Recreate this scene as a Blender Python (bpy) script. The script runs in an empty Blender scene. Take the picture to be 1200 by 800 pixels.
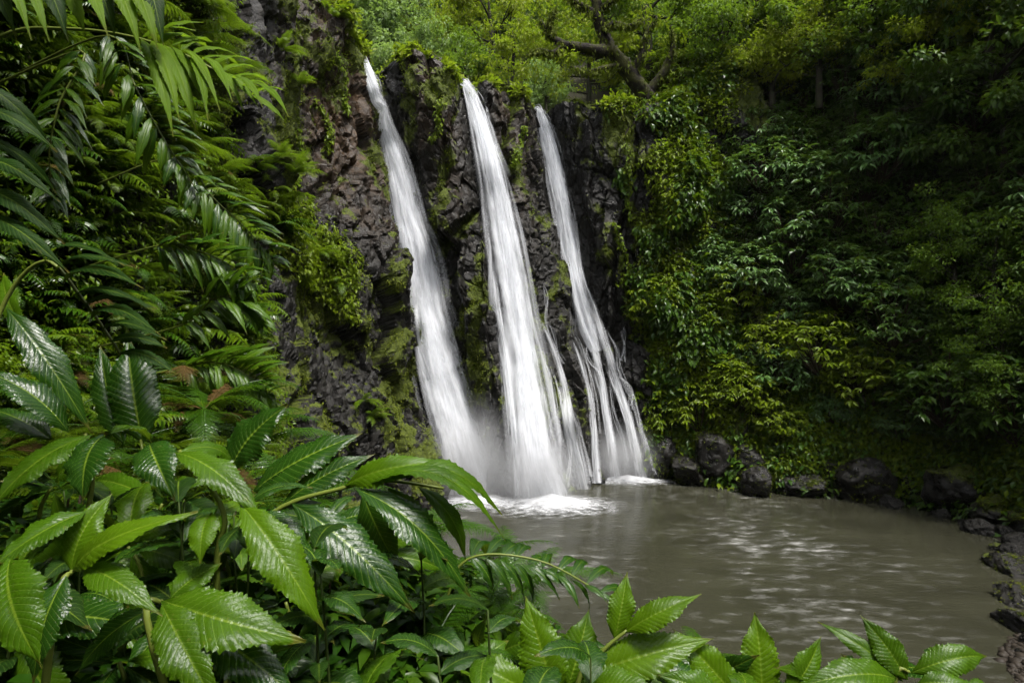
import bpy, math, random
import numpy as np
from mathutils import Vector, Matrix
from mathutils.bvhtree import BVHTree

random.seed(7)
RNG = np.random.default_rng(11)
scene = bpy.context.scene
COL = scene.collection

# ------------------------------------------------------------------ camera
CAM = Vector((0.0, 0.0, 7.0))
FPX = 667.0
cd = bpy.data.cameras.new('camera')
cd.sensor_width = 36.0
cd.lens = 36.0 * FPX / 1200.0
cd.clip_start = 0.05
cd.clip_end = 800.0
cam = bpy.data.objects.new('camera', cd)
cam.location = CAM
cam.rotation_euler = (math.radians(90), 0, 0)
COL.objects.link(cam)
scene.camera = cam

# ------------------------------------------------------------------ sky, sun, exposure
SUN_EL = math.radians(66)
SUN_AZ = math.radians(140)          # measured from +Y (behind the falls) towards +X
world = bpy.data.worlds.new("World")
scene.world = world
world.use_nodes = True
wt = world.node_tree
for n in list(wt.nodes):
    wt.nodes.remove(n)
wo = wt.nodes.new('ShaderNodeOutputWorld')
wb = wt.nodes.new('ShaderNodeBackground')
ws = wt.nodes.new('ShaderNodeTexSky')
ws.sky_type = 'NISHITA'
ws.sun_disc = False
ws.sun_elevation = SUN_EL
ws.sun_rotation = SUN_AZ
ws.air_density = 1.0
ws.dust_density = 4.0
ws.ozone_density = 1.0
wh = wt.nodes.new('ShaderNodeHueSaturation')
wh.inputs['Saturation'].default_value = 0.22
wt.links.new(ws.outputs[0], wh.inputs['Color'])
wt.links.new(wh.outputs[0], wb.inputs['Color'])
wb.inputs['Strength'].default_value = 0.10
wt.links.new(wb.outputs[0], wo.inputs['Surface'])

sl = bpy.data.lights.new('sun', 'SUN')
sl.energy = 2.0
sl.angle = math.radians(11)
sl.color = (1.0, 0.96, 0.9)
sun = bpy.data.objects.new('sun', sl)
sd = Vector((math.sin(SUN_AZ) * math.cos(SUN_EL), math.cos(SUN_AZ) * math.cos(SUN_EL), math.sin(SUN_EL)))
sun.rotation_euler = sd.to_track_quat('Z', 'Y').to_euler()
sun.location = sd * 60
COL.objects.link(sun)

vs = scene.view_settings
scene.display_settings.display_device = 'sRGB'
vs.view_transform = 'Standard'
vs.look = 'None'
vs.exposure = 2.05
vs.gamma = 1.0
vs.use_curve_mapping = False
cy = scene.cycles
cy.max_bounces = 6
cy.diffuse_bounces = 3
cy.glossy_bounces = 2
cy.transmission_bounces = 3
cy.transparent_max_bounces = 16
cy.volume_bounces = 0
cy.caustics_reflective = False
cy.caustics_refractive = False
cy.use_denoising = True
cy.use_adaptive_sampling = True
cy.adaptive_threshold = 0.02


def P(px, py, Y):
    """a photograph pixel (1200x800) and a distance in metres -> a place in the world"""
    return np.array(((px - 600.0) / FPX * Y, Y, CAM.z + (400.0 - py) / FPX * Y))


def PIX(p):
    p = np.asarray(p, float)
    Y = np.maximum(p[..., 1], 0.01)
    return 600 + p[..., 0] / Y * FPX, 400 - (p[..., 2] - CAM.z) / Y * FPX


# ------------------------------------------------------------------ numpy noise
_perm = np.random.default_rng(3).permutation(256)
_perm = np.concatenate([_perm, _perm, _perm])
_grad = np.random.default_rng(4).normal(size=(256, 3))
_grad /= np.linalg.norm(_grad, axis=1, keepdims=True)


def perlin(p):
    i = np.floor(p).astype(np.int64)
    f = p - i
    i &= 255
    w = f * f * f * (f * (f * 6 - 15) + 10)
    out = 0
    for dx in (0, 1):
        wx = w[..., 0] if dx else 1 - w[..., 0]
        a = _perm[i[..., 0] + dx]
        for dy in (0, 1):
            wy = w[..., 1] if dy else 1 - w[..., 1]
            b = _perm[a + i[..., 1] + dy]
            for dz in (0, 1):
                wz = w[..., 2] if dz else 1 - w[..., 2]
                g = _grad[_perm[b + i[..., 2] + dz] & 255]
                d = (f[..., 0] - dx) * g[..., 0] + (f[..., 1] - dy) * g[..., 1] + (f[..., 2] - dz) * g[..., 2]
                out = out + wx * wy * wz * d
    return out * 1.5


def fbm(p, octaves=4, gain=0.5):
    s, a, t = 0, 1.0, 0
    for k in range(octaves):
        s = s + a * perlin(p * (2.03 ** k) + 17.3 * k)
        t += a
        a *= gain
    return s / t


def blocks(p, seed=0, tilt=0.9):
    """angular blocks: random height and tilt per Voronoi cell, and the gap to the next cell"""
    i = np.floor(p).astype(np.int64)
    best = np.full(p.shape[:-1], 1e9)
    second = np.full(p.shape[:-1], 1e9)
    val = np.zeros(p.shape[:-1])
    for dx in (-1, 0, 1):
        for dy in (-1, 0, 1):
            for dz in (-1, 0, 1):
                c = i + np.array((dx, dy, dz))
                h = _perm[(_perm[(_perm[(c[..., 0] + seed) & 255] + c[..., 1]) & 255] + c[..., 2]) & 255]
                j = np.stack([_perm[h + 7], _perm[h + 91], _perm[h + 173]], -1) / 255.0
                q = p - (c + j)
                d = (q * q).sum(-1)
                g = _grad[_perm[h + 31] & 255]
                v = _perm[h + 55] / 255.0 - 0.5 + tilt * (q * g).sum(-1)
                near = d < best
                second = np.where(near, best, np.minimum(second, d))
                val = np.where(near, v, val)
                best = np.where(near, d, best)
    return val, np.sqrt(second) - np.sqrt(best)


def sstep(a, b, x):
    t = np.clip((x - a) / (b - a), 0, 1)
    return t * t * (3 - 2 * t)


# ------------------------------------------------------------------ objects
def mesh(name, verts, faces, mat=None, smooth=True, uv=None, attrs=None, nper=None):
    """faces: array (n, 3 or 4); uv per vertex"""
    me = bpy.data.meshes.new(name)
    verts = np.asarray(verts, np.float32).reshape(-1, 3)
    fl = faces if isinstance(faces, list) else [faces]
    fl = [np.asarray(f, np.int32) for f in fl if len(f)]
    me.vertices.add(len(verts))
    me.vertices.foreach_set('co', verts.ravel())
    loops = np.concatenate([f.ravel() for f in fl])
    counts = np.concatenate([np.full(len(f), f.shape[1], np.int32) for f in fl])
    starts = np.concatenate([[0], np.cumsum(counts)[:-1]]).astype(np.int32)
    me.loops.add(len(loops))
    me.loops.foreach_set('vertex_index', loops.astype(np.int32))
    me.polygons.add(len(counts))
    me.polygons.foreach_set('loop_start', starts)
    me.polygons.foreach_set('loop_total', counts)
    me.polygons.foreach_set('use_smooth', np.full(len(counts), smooth))
    if uv is not None:
        ul = me.uv_layers.new(name='UVMap')
        ul.data.foreach_set('uv', np.asarray(uv, np.float32)[loops].ravel())
    for k, v in (attrs or {}).items():
        a = me.attributes.new(k, 'FLOAT', 'POINT')
        a.data.foreach_set('value', np.asarray(v, np.float32).ravel())
    me.update(calc_edges=True)
    if mat:
        me.materials.append(mat)
    return me


def obj(name, me, parent=None, loc=None, kind=None):
    o = bpy.data.objects.new(name, me)
    COL.objects.link(o)
    if parent is not None:
        o.parent = parent
    if loc is not None:
        o.location = loc
    if kind:
        o['kind'] = kind
    return o


def tag(o, label, cat, group=None):
    o['label'] = label
    o['category'] = cat
    if group:
        o['group'] = group
    return o


def thing(name, label, cat, loc=(0, 0, 0), rz=0.0, group=None, scale=1.0):
    o = bpy.data.objects.new(name, None)
    o.empty_display_size = 0.2
    COL.objects.link(o)
    o.location = loc
    o.rotation_euler = (0, 0, rz)
    o.scale = (scale,) * 3
    return tag(o, label, cat, group)


def dup(root, loc, rz, scale, label=None, group=None, rot=None):
    r = root.copy()
    COL.objects.link(r)
    r.location = loc
    r.rotation_euler = rot if rot is not None else (0, 0, rz)
    r.scale = (scale,) * 3 if not hasattr(scale, '__len__') else scale
    if label:
        r['label'] = label
    if group:
        r['group'] = group
    for ch in list(root.children):
        c = ch.copy()
        COL.objects.link(c)
        c.parent = r
        for g in list(ch.children):
            d = g.copy()
            COL.objects.link(d)
            d.parent = c
    return r


# what each repeat stands beside, read from its place in the photograph's view
LANDMARKS = [(490, 300, 'the left waterfall'), (600, 300, 'the middle waterfall'), (680, 300, 'the right waterfall'), (720, 70, 'the twisted mossy tree'),
             (888, 560, 'the pale faced boulder'), (1020, 555, 'the flat topped boulder'), (1125, 560, 'the largest boulder'), (895, 215, 'the big pale shrub'),
             (1030, 200, 'the wide tiered shrub'), (960, 420, 'the brightest drooping shrub'), (1165, 330, 'the sprawling edge tree'),
             (250, 90, 'the backlit top frond'), (370, 300, 'the mossy ledge'), (330, 400, 'the bare dark rock'), (160, 450, 'the tall dark upright leaves'),
             (120, 350, 'the dark compound leaf'), (10, 180, 'the black silhouette frond'), (60, 30, 'the top left leaflets'), (330, 660, 'the long hanging leaf'),
             (620, 670, 'the comb leaved frond'), (640, 760, 'the upright bottom plant'), (886, 760, 'the symmetrical upright leaf'),
             (1050, 760, 'the fanning corner plant'), (1180, 110, 'the glossy corner tree'), (905, 90, 'the arching lime tree'), (780, 350, 'the creeper wall'),
             (430, 60, 'the brown buttress'), (100, 640, 'the bright upturned leaves'), (440, 560, 'the yellow green leaf stalk'), (1190, 680, 'the right shore rocks')]
_used = set()


def place_label(prefix, loc, limit=30):
    px, py = (float(a) for a in PIX(np.asarray(loc, float)))
    c = sorted(LANDMARKS, key=lambda m: (m[0] - px) ** 2 + (m[1] - py) ** 2)
    for m in c[:limit]:
        dx, dy = px - m[0], py - m[1]
        r = math.hypot(dx, dy)
        how = 'just' if r < 50 else ('a little' if r < 110 else ('well' if r < 220 else 'far'))
        v = '' if abs(dy) < 0.4 * abs(dx) else ('above' if dy < 0 else 'below')
        h = '' if abs(dx) < 0.4 * abs(dy) else ('left of' if dx < 0 else 'right of')
        t = f"{prefix} {how} {v}{' and ' if v and h else ''}{h} {m[2]}".replace('  ', ' ')
        if t not in _used:
            _used.add(t)
            return t
    return t


# ------------------------------------------------------------------ materials
def mat_new(name):
    m = bpy.data.materials.new(name)
    m.use_nodes = True
    nt = m.node_tree
    for n in list(nt.nodes):
        nt.nodes.remove(n)
    return m, nt, nt.nodes, nt.links


def ramp(N, L, src, stops):
    r = N.new('ShaderNodeValToRGB')
    e = r.color_ramp.elements
    while len(e) > 1:
        e.remove(e[-1])
    e[0].position = stops[0][0]
    e[0].color = (*stops[0][1], 1)
    for p, c in stops[1:]:
        k = e.new(p)
        k.color = (*c, 1)
    L.new(src, r.inputs[0])
    return r.outputs[0]


def noise(N, L, vec, scale, detail=4, rough=0.5):
    n = N.new('ShaderNodeTexNoise')
    n.inputs['Scale'].default_value = scale
    n.inputs['Detail'].default_value = detail
    n.inputs['Roughness'].default_value = rough
    if vec is not None:
        L.new(vec, n.inputs['Vector'])
    return n.outputs['Fac']


def maths(N, L, op, a, b=None, clamp=False):
    n = N.new('ShaderNodeMath')
    n.operation = op
    n.use_clamp = clamp
    for k, v in enumerate((a, b)):
        if v is None:
            continue
        if isinstance(v, (int, float)):
            n.inputs[k].default_value = v
        else:
            L.new(v, n.inputs[k])
    return n.outputs[0]


def mixc(N, L, fac, a, b):
    n = N.new('ShaderNodeMix')
    n.data_type = 'RGBA'
    for k, v in ((0, fac), (6, a), (7, b)):
        if isinstance(v, (int, float)):
            n.inputs[k].default_value = v
        elif isinstance(v, tuple):
            n.inputs[k].default_value = (*v, 1)
        else:
            L.new(v, n.inputs[k])
    return n.outputs[2]


def mat_leaf(name, cols, rough=0.35, transl=0.35, spec=0.5, veins=False, droplets=False):
    """thin leaf; colour differs from leaf to leaf"""
    m, nt, N, L = mat_new(name)
    out = N.new('ShaderNodeOutputMaterial')
    geo = N.new('ShaderNodeNewGeometry')
    oi = N.new('ShaderNodeObjectInfo')
    r = maths(N, L, 'ADD', maths(N, L, 'MULTIPLY', geo.outputs['Random Per Island'], 0.6),
              maths(N, L, 'MULTIPLY', oi.outputs['Random'], 0.4))
    k = len(cols)
    c = ramp(N, L, r, [(i / max(1, k - 1), cols[i]) for i in range(k)])
    tc = N.new('ShaderNodeTexCoord')
    n = noise(N, L, tc.outputs['Object'], 3.0, 3)
    c = mixc(N, L, maths(N, L, 'MULTIPLY', n, 0.5), c, tuple(0.55 * x for x in cols[0]))
    bs = N.new('ShaderNodeBsdfPrincipled')
    rr = rough
    if veins:
        uv = N.new('ShaderNodeUVMap')
        sp = N.new('ShaderNodeSeparateXYZ')
        L.new(uv.outputs[0], sp.inputs[0])
        mid = maths(N, L, 'ABSOLUTE', sp.outputs[0])
        midm = ramp(N, L, mid, [(0.0, (1, 1, 1)), (0.035, (0.6, 0.6, 0.6)), (0.06, (0, 0, 0))])
        c = mixc(N, L, maths(N, L, 'MULTIPLY', midm, 0.55), c, (0.16, 0.23, 0.02))
        age = maths(N, L, 'ADD', maths(N, L, 'MULTIPLY', maths(N, L, 'POWER', sp.outputs[1], 10.0), 0.5),
                    maths(N, L, 'ADD', maths(N, L, 'MULTIPLY', maths(N, L, 'POWER', mid, 8.0), 0.16),
                          maths(N, L, 'MULTIPLY', noise(N, L, tc.outputs['Object'], 24.0, 4, 0.6), 0.75)))
        ag = ramp(N, L, age, [(0.60, (0, 0, 0)), (0.72, (1, 1, 1))])
        c = mixc(N, L, maths(N, L, 'MULTIPLY', ag, 0.6), c, (0.10, 0.075, 0.015))
        lowf = noise(N, L, tc.outputs['Object'], 6.0, 2, 0.5)
        c = mixc(N, L, ramp(N, L, lowf, [(0.4, (0, 0, 0)), (0.7, (0.5, 0.5, 0.5))]), c, tuple(0.45 * x for x in cols[0]))
        ph = maths(N, L, 'ADD', maths(N, L, 'MULTIPLY', sp.outputs[1], 1.0),
                   maths(N, L, 'MULTIPLY', mid, -0.16))
        vv = maths(N, L, 'FRACT', maths(N, L, 'MULTIPLY', ph, 17.0))
        vm = ramp(N, L, vv, [(0.0, (1, 1, 1)), (0.07, (0, 0, 0)), (0.93, (0, 0, 0)), (1.0, (1, 1, 1))])
        c = mixc(N, L, maths(N, L, 'MULTIPLY', vm, 0.35), c, (0.16, 0.25, 0.035))
        fine = noise(N, L, tc.outputs['Object'], 160.0, 3, 0.6)
        wide = noise(N, L, tc.outputs['Object'], 14.0, 3, 0.6)
        ss = ramp(N, L, noise(N, L, tc.outputs['Object'], 60.0, 2, 0.5), [(0.68, (0, 0, 0)), (0.72, (1, 1, 1))])
        c = mixc(N, L, maths(N, L, 'MULTIPLY', ss, 0.12), c, (0.2, 0.17, 0.05))
        bp = N.new('ShaderNodeBump')
        bp.inputs['Strength'].default_value = 0.35
        bp.inputs['Distance'].default_value = 0.004
        L.new(maths(N, L, 'ADD', maths(N, L, 'MULTIPLY', vm, -0.5), maths(N, L, 'MULTIPLY', fine, 0.8)), bp.inputs['Height'])
        L.new(bp.outputs[0], bs.inputs['Normal'])
        rr = maths(N, L, 'ADD', rough - 0.12, maths(N, L, 'MULTIPLY', wide, 0.28))
    L.new(c, bs.inputs['Base Color'])
    if isinstance(rr, (int, float)):
        bs.inputs['Roughness'].default_value = rr
    else:
        L.new(rr, bs.inputs['Roughness'])
    bs.inputs['Specular IOR Level'].default_value = spec
    bs.inputs['IOR'].default_value = 1.36
    tr = N.new('ShaderNodeBsdfTranslucent')
    tcol = mixc(N, L, 0.5, c, (0.16, 0.26, 0.01))
    L.new(tcol, tr.inputs['Color'])
    mx = N.new('ShaderNodeMixShader')
    mx.inputs[0].default_value = transl
    L.new(bs.outputs[0], mx.inputs[1])
    L.new(tr.outputs[0], mx.inputs[2])
    L.new(mx.outputs[0], out.inputs['Surface'])
    return m


def mat_bark(name, base, moss, amt=0.5, scale=2.0):
    m, nt, N, L = mat_new(name)
    out = N.new('ShaderNodeOutputMaterial')
    tc = N.new('ShaderNodeTexCoord')
    bs = N.new('ShaderNodeBsdfPrincipled')
    n1 = noise(N, L, tc.outputs['Object'], scale, 6, 0.65)
    n2 = noise(N, L, tc.outputs['Object'], scale * 7, 5, 0.6)
    c = mixc(N, L, n2, tuple(0.5 * x for x in base), tuple(1.5 * x for x in base))
    mk = ramp(N, L, n1, [(0.62 - 0.35 * amt, (0, 0, 0)), (0.75 - 0.35 * amt, (1, 1, 1))])
    c2 = mixc(N, L, n2, tuple(0.5 * x for x in moss), tuple(1.5 * x for x in moss))
    c = mixc(N, L, mk, c, c2)
    L.new(c, bs.inputs['Base Color'])
    bs.inputs['Roughness'].default_value = 0.85
    bs.inputs['Specular IOR Level'].default_value = 0.15
    bp = N.new('ShaderNodeBump')
    bp.inputs['Strength'].default_value = 0.8
    bp.inputs['Distance'].default_value = 0.05
    L.new(n2, bp.inputs['Height'])
    L.new(bp.outputs[0], bs.inputs['Normal'])
    L.new(bs.outputs[0], out.inputs['Surface'])
    return m


def mat_rock(name, wet=0.5):
    """wet basalt; attributes moss (0..1) and brown (0..1) come from the mesh"""
    m, nt, N, L = mat_new(name)
    out = N.new('ShaderNodeOutputMaterial')
    tc = N.new('ShaderNodeTexCoord')
    bs = N.new('ShaderNodeBsdfPrincipled')
    am = N.new('ShaderNodeAttribute')
    am.attribute_name = 'moss'
    ab = N.new('ShaderNodeAttribute')
    ab.attribute_name = 'brown'
    n1 = noise(N, L, tc.outputs['Object'], 0.6, 6, 0.6)
    n2 = noise(N, L, tc.outputs['Object'], 3.5, 8, 0.65)
    n3 = noise(N, L, tc.outputs['Object'], 17.0, 6, 0.7)
    rock = ramp(N, L, n2, [(0.3, (0.0022, 0.002, 0.0017)), (0.5, (0.0062, 0.0056, 0.0046)), (0.68, (0.0165, 0.015, 0.0122)), (0.82, (0.055, 0.051, 0.044))])
    brown = ramp(N, L, n2, [(0.3, (0.011, 0.006, 0.002)), (0.5, (0.034, 0.018, 0.0065)), (0.7, (0.075, 0.04, 0.015))])
    bf = maths(N, L, 'MULTIPLY', ab.outputs['Fac'], ramp(N, L, n1, [(0.35, (0.2, 0.2, 0.2)), (0.6, (1, 1, 1))]))
    c = mixc(N, L, bf, rock, brown)
    mossc = ramp(N, L, n3, [(0.3, (0.010, 0.017, 0.002)), (0.5, (0.035, 0.047, 0.004)), (0.68, (0.075, 0.09, 0.007)), (0.8, (0.10, 0.085, 0.016))])
    mf = maths(N, L, 'ADD', am.outputs['Fac'], maths(N, L, 'MULTIPLY', maths(N, L, 'SUBTRACT', n3, 0.5), 1.6))
    mf = ramp(N, L, mf, [(0.42, (0, 0, 0)), (0.6, (1, 1, 1))])
    c = mixc(N, L, mf, c, mossc)
    L.new(c, bs.inputs['Base Color'])
    ro = ramp(N, L, n2, [(0.38, (0.40 - 0.3 * wet,) * 3), (0.52, (0.62 - 0.2 * wet,) * 3), (0.7, (0.8 - 0.2 * wet,) * 3)])
    bs.inputs['Specular IOR Level'].default_value = 0.22
    ro = mixc(N, L, mf, ro, (0.85, 0.85, 0.85))
    L.new(ro, bs.inputs['Roughness'])
    bp = N.new('ShaderNodeBump')
    bp.inputs['Strength'].default_value = 0.9
    bp.inputs['Distance'].default_value = 0.08
    vor = N.new('ShaderNodeTexVoronoi')
    vor.feature = 'F1'
    vor.inputs['Scale'].default_value = 3.0
    L.new(tc.outputs['Object'], vor.inputs['Vector'])
    h = maths(N, L, 'ADD', maths(N, L, 'MULTIPLY', vor.outputs['Distance'], -0.7),
              maths(N, L, 'ADD', n2, maths(N, L, 'MULTIPLY', n3, 0.45)))
    L.new(h, bp.inputs['Height'])
    L.new(bp.outputs[0], bs.inputs['Normal'])
    L.new(bs.outputs[0], out.inputs['Surface'])
    return m


def mat_soil(name, a, b, scale=2.0, alt=None):
    m, nt, N, L = mat_new(name)
    out = N.new('ShaderNodeOutputMaterial')
    tc = N.new('ShaderNodeTexCoord')
    bs = N.new('ShaderNodeBsdfPrincipled')
    n1 = noise(N, L, tc.outputs['Object'], scale, 8, 0.65)
    n2 = noise(N, L, tc.outputs['Object'], scale * 9, 6, 0.65)
    c = mixc(N, L, ramp(N, L, n1, [(0.35, (0, 0, 0)), (0.65, (1, 1, 1))]), a, b)
    c = mixc(N, L, maths(N, L, 'MULTIPLY', n2, 0.8), c, tuple(0.3 * x for x in a))
    if alt:
        at = N.new('ShaderNodeAttribute')
        at.attribute_name = 'gravel'
        c = mixc(N, L, at.outputs['Fac'], mixc(N, L, n2, alt[0], alt[1]), c)
    L.new(c, bs.inputs['Base Color'])
    bs.inputs['Roughness'].default_value = 0.85
    bs.inputs['Specular IOR Level'].default_value = 0.12
    bp = N.new('ShaderNodeBump')
    bp.inputs['Distance'].default_value = 0.1
    L.new(n2, bp.inputs['Height'])
    L.new(bp.outputs[0], bs.inputs['Normal'])
    L.new(bs.outputs[0], out.inputs['Surface'])
    return m


def mat_pool():
    m, nt, N, L = mat_new('pool water')
    out = N.new('ShaderNodeOutputMaterial')
    tc = N.new('ShaderNodeTexCoord')
    mp = N.new('ShaderNodeMapping')
    mp.inputs['Rotation'].default_value = (0, 0, math.radians(14))
    mp.inputs['Scale'].default_value = (0.85, 2.1, 1)
    L.new(tc.outputs['Object'], mp.inputs['Vector'])
    v = mp.outputs[0]
    bs = N.new('ShaderNodeBsdfPrincipled')
    n1 = noise(N, L, v, 0.35, 5, 0.55)
    n2 = noise(N, L, v, 1.5, 4, 0.55)
    n3 = noise(N, L, v, 4.0, 3, 0.5)
    base = ramp(N, L, n1, [(0.3, (0.0155, 0.0155, 0.0095)), (0.7, (0.026, 0.026, 0.0165))])
    # thin pale flecks mixed into the water colour
    big = noise(N, L, tc.outputs['Object'], 0.16, 3, 0.5)
    fl = maths(N, L, 'ADD', n2, maths(N, L, 'MULTIPLY', maths(N, L, 'SUBTRACT', big, 0.56), 1.0))
    fl = maths(N, L, 'ADD', fl, maths(N, L, 'MULTIPLY', maths(N, L, 'SUBTRACT', n3, 0.5), 0.22))
    fm = ramp(N, L, fl, [(0.46, (0, 0, 0)), (0.58, (0.025, 0.025, 0.025)), (0.68, (0.09, 0.09, 0.09)), (0.8, (0.3, 0.3, 0.3))])
    c = mixc(N, L, fm, base, (0.62, 0.62, 0.6))
    L.new(c, bs.inputs['Base Color'])
    bs.inputs['Roughness'].default_value = 0.15
    bs.inputs['IOR'].default_value = 1.33
    bs.inputs['Specular IOR Level'].default_value = 0.4
    bp = N.new('ShaderNodeBump')
    bp.inputs['Strength'].default_value = 0.16
    bp.inputs['Distance'].default_value = 0.12
    L.new(maths(N, L, 'ADD', maths(N, L, 'MULTIPLY', n2, 0.8), maths(N, L, 'MULTIPLY', n3, 0.35)), bp.inputs['Height'])
    L.new(bp.outputs[0], bs.inputs['Normal'])
    L.new(bs.outputs[0], out.inputs['Surface'])
    return m


def mat_fall(name, seed=0.0, dens=0.5, us=5.0):
    """silky strands of falling water: UV x runs -1..1 across, y is metres along the flow"""
    m, nt, N, L = mat_new(name)
    out = N.new('ShaderNodeOutputMaterial')
    uv = N.new('ShaderNodeUVMap')
    sp = N.new('ShaderNodeSeparateXYZ')
    L.new(uv.outputs[0], sp.inputs[0])

    def streak(su, sv, det, off):
        cb = N.new('ShaderNodeCombineXYZ')
        L.new(maths(N, L, 'MULTIPLY', sp.outputs[0], su), cb.inputs[0])
        L.new(maths(N, L, 'MULTIPLY', sp.outputs[1], sv), cb.inputs[1])
        cb.inputs[2].default_value = seed + off
        return noise(N, L, cb.outputs[0], 1.0, det, 0.6)
    s1 = streak(us, 0.22, 5, 0.0)
    s2 = streak(us * 0.45, 0.35, 3, 5.0)
    s3 = streak(us * 3.2, 0.5, 4, 9.0)
    edge = maths(N, L, 'SUBTRACT', 1.0, maths(N, L, 'POWER', maths(N, L, 'ABSOLUTE', sp.outputs[0]), 1.7))
    a = maths(N, L, 'ADD', maths(N, L, 'MULTIPLY', s1, 1.0), maths(N, L, 'MULTIPLY', s2, 1.1))
    a = maths(N, L, 'ADD', a, maths(N, L, 'MULTIPLY', s3, 0.4))
    a = maths(N, L, 'ADD', a, -1.30 + dens)
    a = maths(N, L, 'ADD', a, maths(N, L, 'MULTIPLY', maths(N, L, 'SUBTRACT', edge, 1.0), 0.95))
    al = N.new('ShaderNodeMapRange')
    al.interpolation_type = 'SMOOTHSTEP'
    al.inputs['From Min'].default_value = 0.0
    al.inputs['From Max'].default_value = 0.75
    al.inputs['To Max'].default_value = 0.975
    L.new(a, al.inputs['Value'])
    at = N.new('ShaderNodeAttribute')
    at.attribute_name = 'fade'
    alpha = maths(N, L, 'MULTIPLY', al.outputs[0], at.outputs['Fac'])
    df = N.new('ShaderNodeBsdfDiffuse')
    df.inputs['Color'].default_value = (0.70, 0.715, 0.75, 1)
    tl = N.new('ShaderNodeBsdfTranslucent')
    tl.inputs['Color'].default_value = (0.70, 0.715, 0.75, 1)
    mx = N.new('ShaderNodeMixShader')
    mx.inputs[0].default_value = 0.4
    L.new(df.outputs[0], mx.inputs[1])
    L.new(tl.outputs[0], mx.inputs[2])
    tp = N.new('ShaderNodeBsdfTransparent')
    m2 = N.new('ShaderNodeMixShader')
    L.new(alpha, m2.inputs[0])
    L.new(tp.outputs[0], m2.inputs[1])
    L.new(mx.outputs[0], m2.inputs[2])
    L.new(m2.outputs[0], out.inputs['Surface'])
    return m


M = {}
M['rock'] = mat_rock('wet basalt', 0.6)
M['boulder'] = mat_rock('wet boulder', 0.9)
M['soil'] = mat_soil('dark forest soil', (0.02, 0.017, 0.01), (0.028, 0.03, 0.01))
M['bank'] = mat_soil('wet bank gravel', (0.02, 0.016, 0.011), (0.03, 0.025, 0.018), 5.0, ((0.012, 0.011, 0.006), (0.02, 0.026, 0.008)))
M['pool'] = mat_pool()
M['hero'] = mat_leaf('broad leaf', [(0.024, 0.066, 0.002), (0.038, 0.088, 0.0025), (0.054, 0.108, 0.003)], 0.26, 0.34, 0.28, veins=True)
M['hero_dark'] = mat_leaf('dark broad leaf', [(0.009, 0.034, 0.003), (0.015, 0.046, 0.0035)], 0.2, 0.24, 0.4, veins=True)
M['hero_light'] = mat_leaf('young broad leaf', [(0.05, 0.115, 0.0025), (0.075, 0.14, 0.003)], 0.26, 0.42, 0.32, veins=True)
M['hero_backlit'] = mat_leaf('thin backlit-toned leaflet', [(0.07, 0.14, 0.003), (0.10, 0.17, 0.004)], 0.45, 0.5, 0.12, veins=True)  # glow of light from behind brightened into the leaf colour
M['hero_shade'] = mat_leaf('matt shade-toned leaf', [(0.007, 0.024, 0.003), (0.010, 0.03, 0.003)], 0.5, 0.3, 0.1, veins=True)  # darkness of silhouetted, shaded leaves put into the colour
M['under'] = mat_leaf('understory leaf', [(0.007, 0.027, 0.002), (0.015, 0.046, 0.0025), (0.034, 0.072, 0.003)], 0.34, 0.34, 0.2)
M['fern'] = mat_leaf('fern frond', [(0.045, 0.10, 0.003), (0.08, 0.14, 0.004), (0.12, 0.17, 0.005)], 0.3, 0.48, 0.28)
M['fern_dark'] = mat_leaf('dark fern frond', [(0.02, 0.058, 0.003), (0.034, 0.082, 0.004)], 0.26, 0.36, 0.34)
M['fern_dead'] = mat_leaf('withered frond', [(0.06, 0.035, 0.012), (0.10, 0.062, 0.02)], 0.6, 0.3, 0.1)
M['shrub_pale'] = mat_leaf('pale shrub leaf', [(0.05, 0.11, 0.026), (0.07, 0.14, 0.034), (0.095, 0.165, 0.042)], 0.34, 0.28, 0.3)
M['shrub_dark'] = mat_leaf('dark shrub leaf', [(0.015, 0.045, 0.005), (0.032, 0.072, 0.006), (0.055, 0.10, 0.008)], 0.34, 0.3, 0.28)
M['shrub_lime'] = mat_leaf('lime shrub leaf', [(0.065, 0.11, 0.003), (0.1, 0.15, 0.004), (0.135, 0.175, 0.005)], 0.4, 0.42, 0.22)
M['crown'] = mat_leaf('forest crown leaf', [(0.045, 0.095, 0.008), (0.08, 0.145, 0.012), (0.13, 0.19, 0.016)], 0.45, 0.44, 0.22)
M['crown_lime'] = mat_leaf('lime crown leaf', [(0.11, 0.155, 0.006), (0.165, 0.21, 0.009), (0.21, 0.235, 0.012)], 0.45, 0.48, 0.2)
M['crown_hazed'] = mat_leaf('haze-toned crown leaf', [(0.12, 0.2, 0.06), (0.165, 0.245, 0.08), (0.2, 0.27, 0.095)], 0.45, 0.44, 0.25)  # paleness of distant haze put into the leaf colour
M['mosstuft'] = mat_leaf('moss tuft', [(0.035, 0.05, 0.004), (0.075, 0.095, 0.006), (0.115, 0.13, 0.010)], 0.7, 0.3, 0.15)
M['stem'] = mat_leaf('green stem', [(0.08, 0.11, 0.015), (0.1, 0.12, 0.02)], 0.45, 0.0, 0.4)
M['stem_under'] = mat_leaf('dark green stem', [(0.02, 0.035, 0.006), (0.03, 0.045, 0.008)], 0.6, 0.0, 0.2)  # darker green for the understory stems
M['stem_dark'] = mat_bark('brown stem', (0.035, 0.024, 0.014), (0.03, 0.04, 0.01), 0.3, 6.0)
M['bark'] = mat_bark('mossy bark', (0.008, 0.006, 0.004), (0.026, 0.028, 0.004), 0.5, 2.0)
M['bark2'] = mat_bark('forest bark', (0.022, 0.018, 0.013), (0.02, 0.026, 0.008), 0.4, 2.0)


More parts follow.
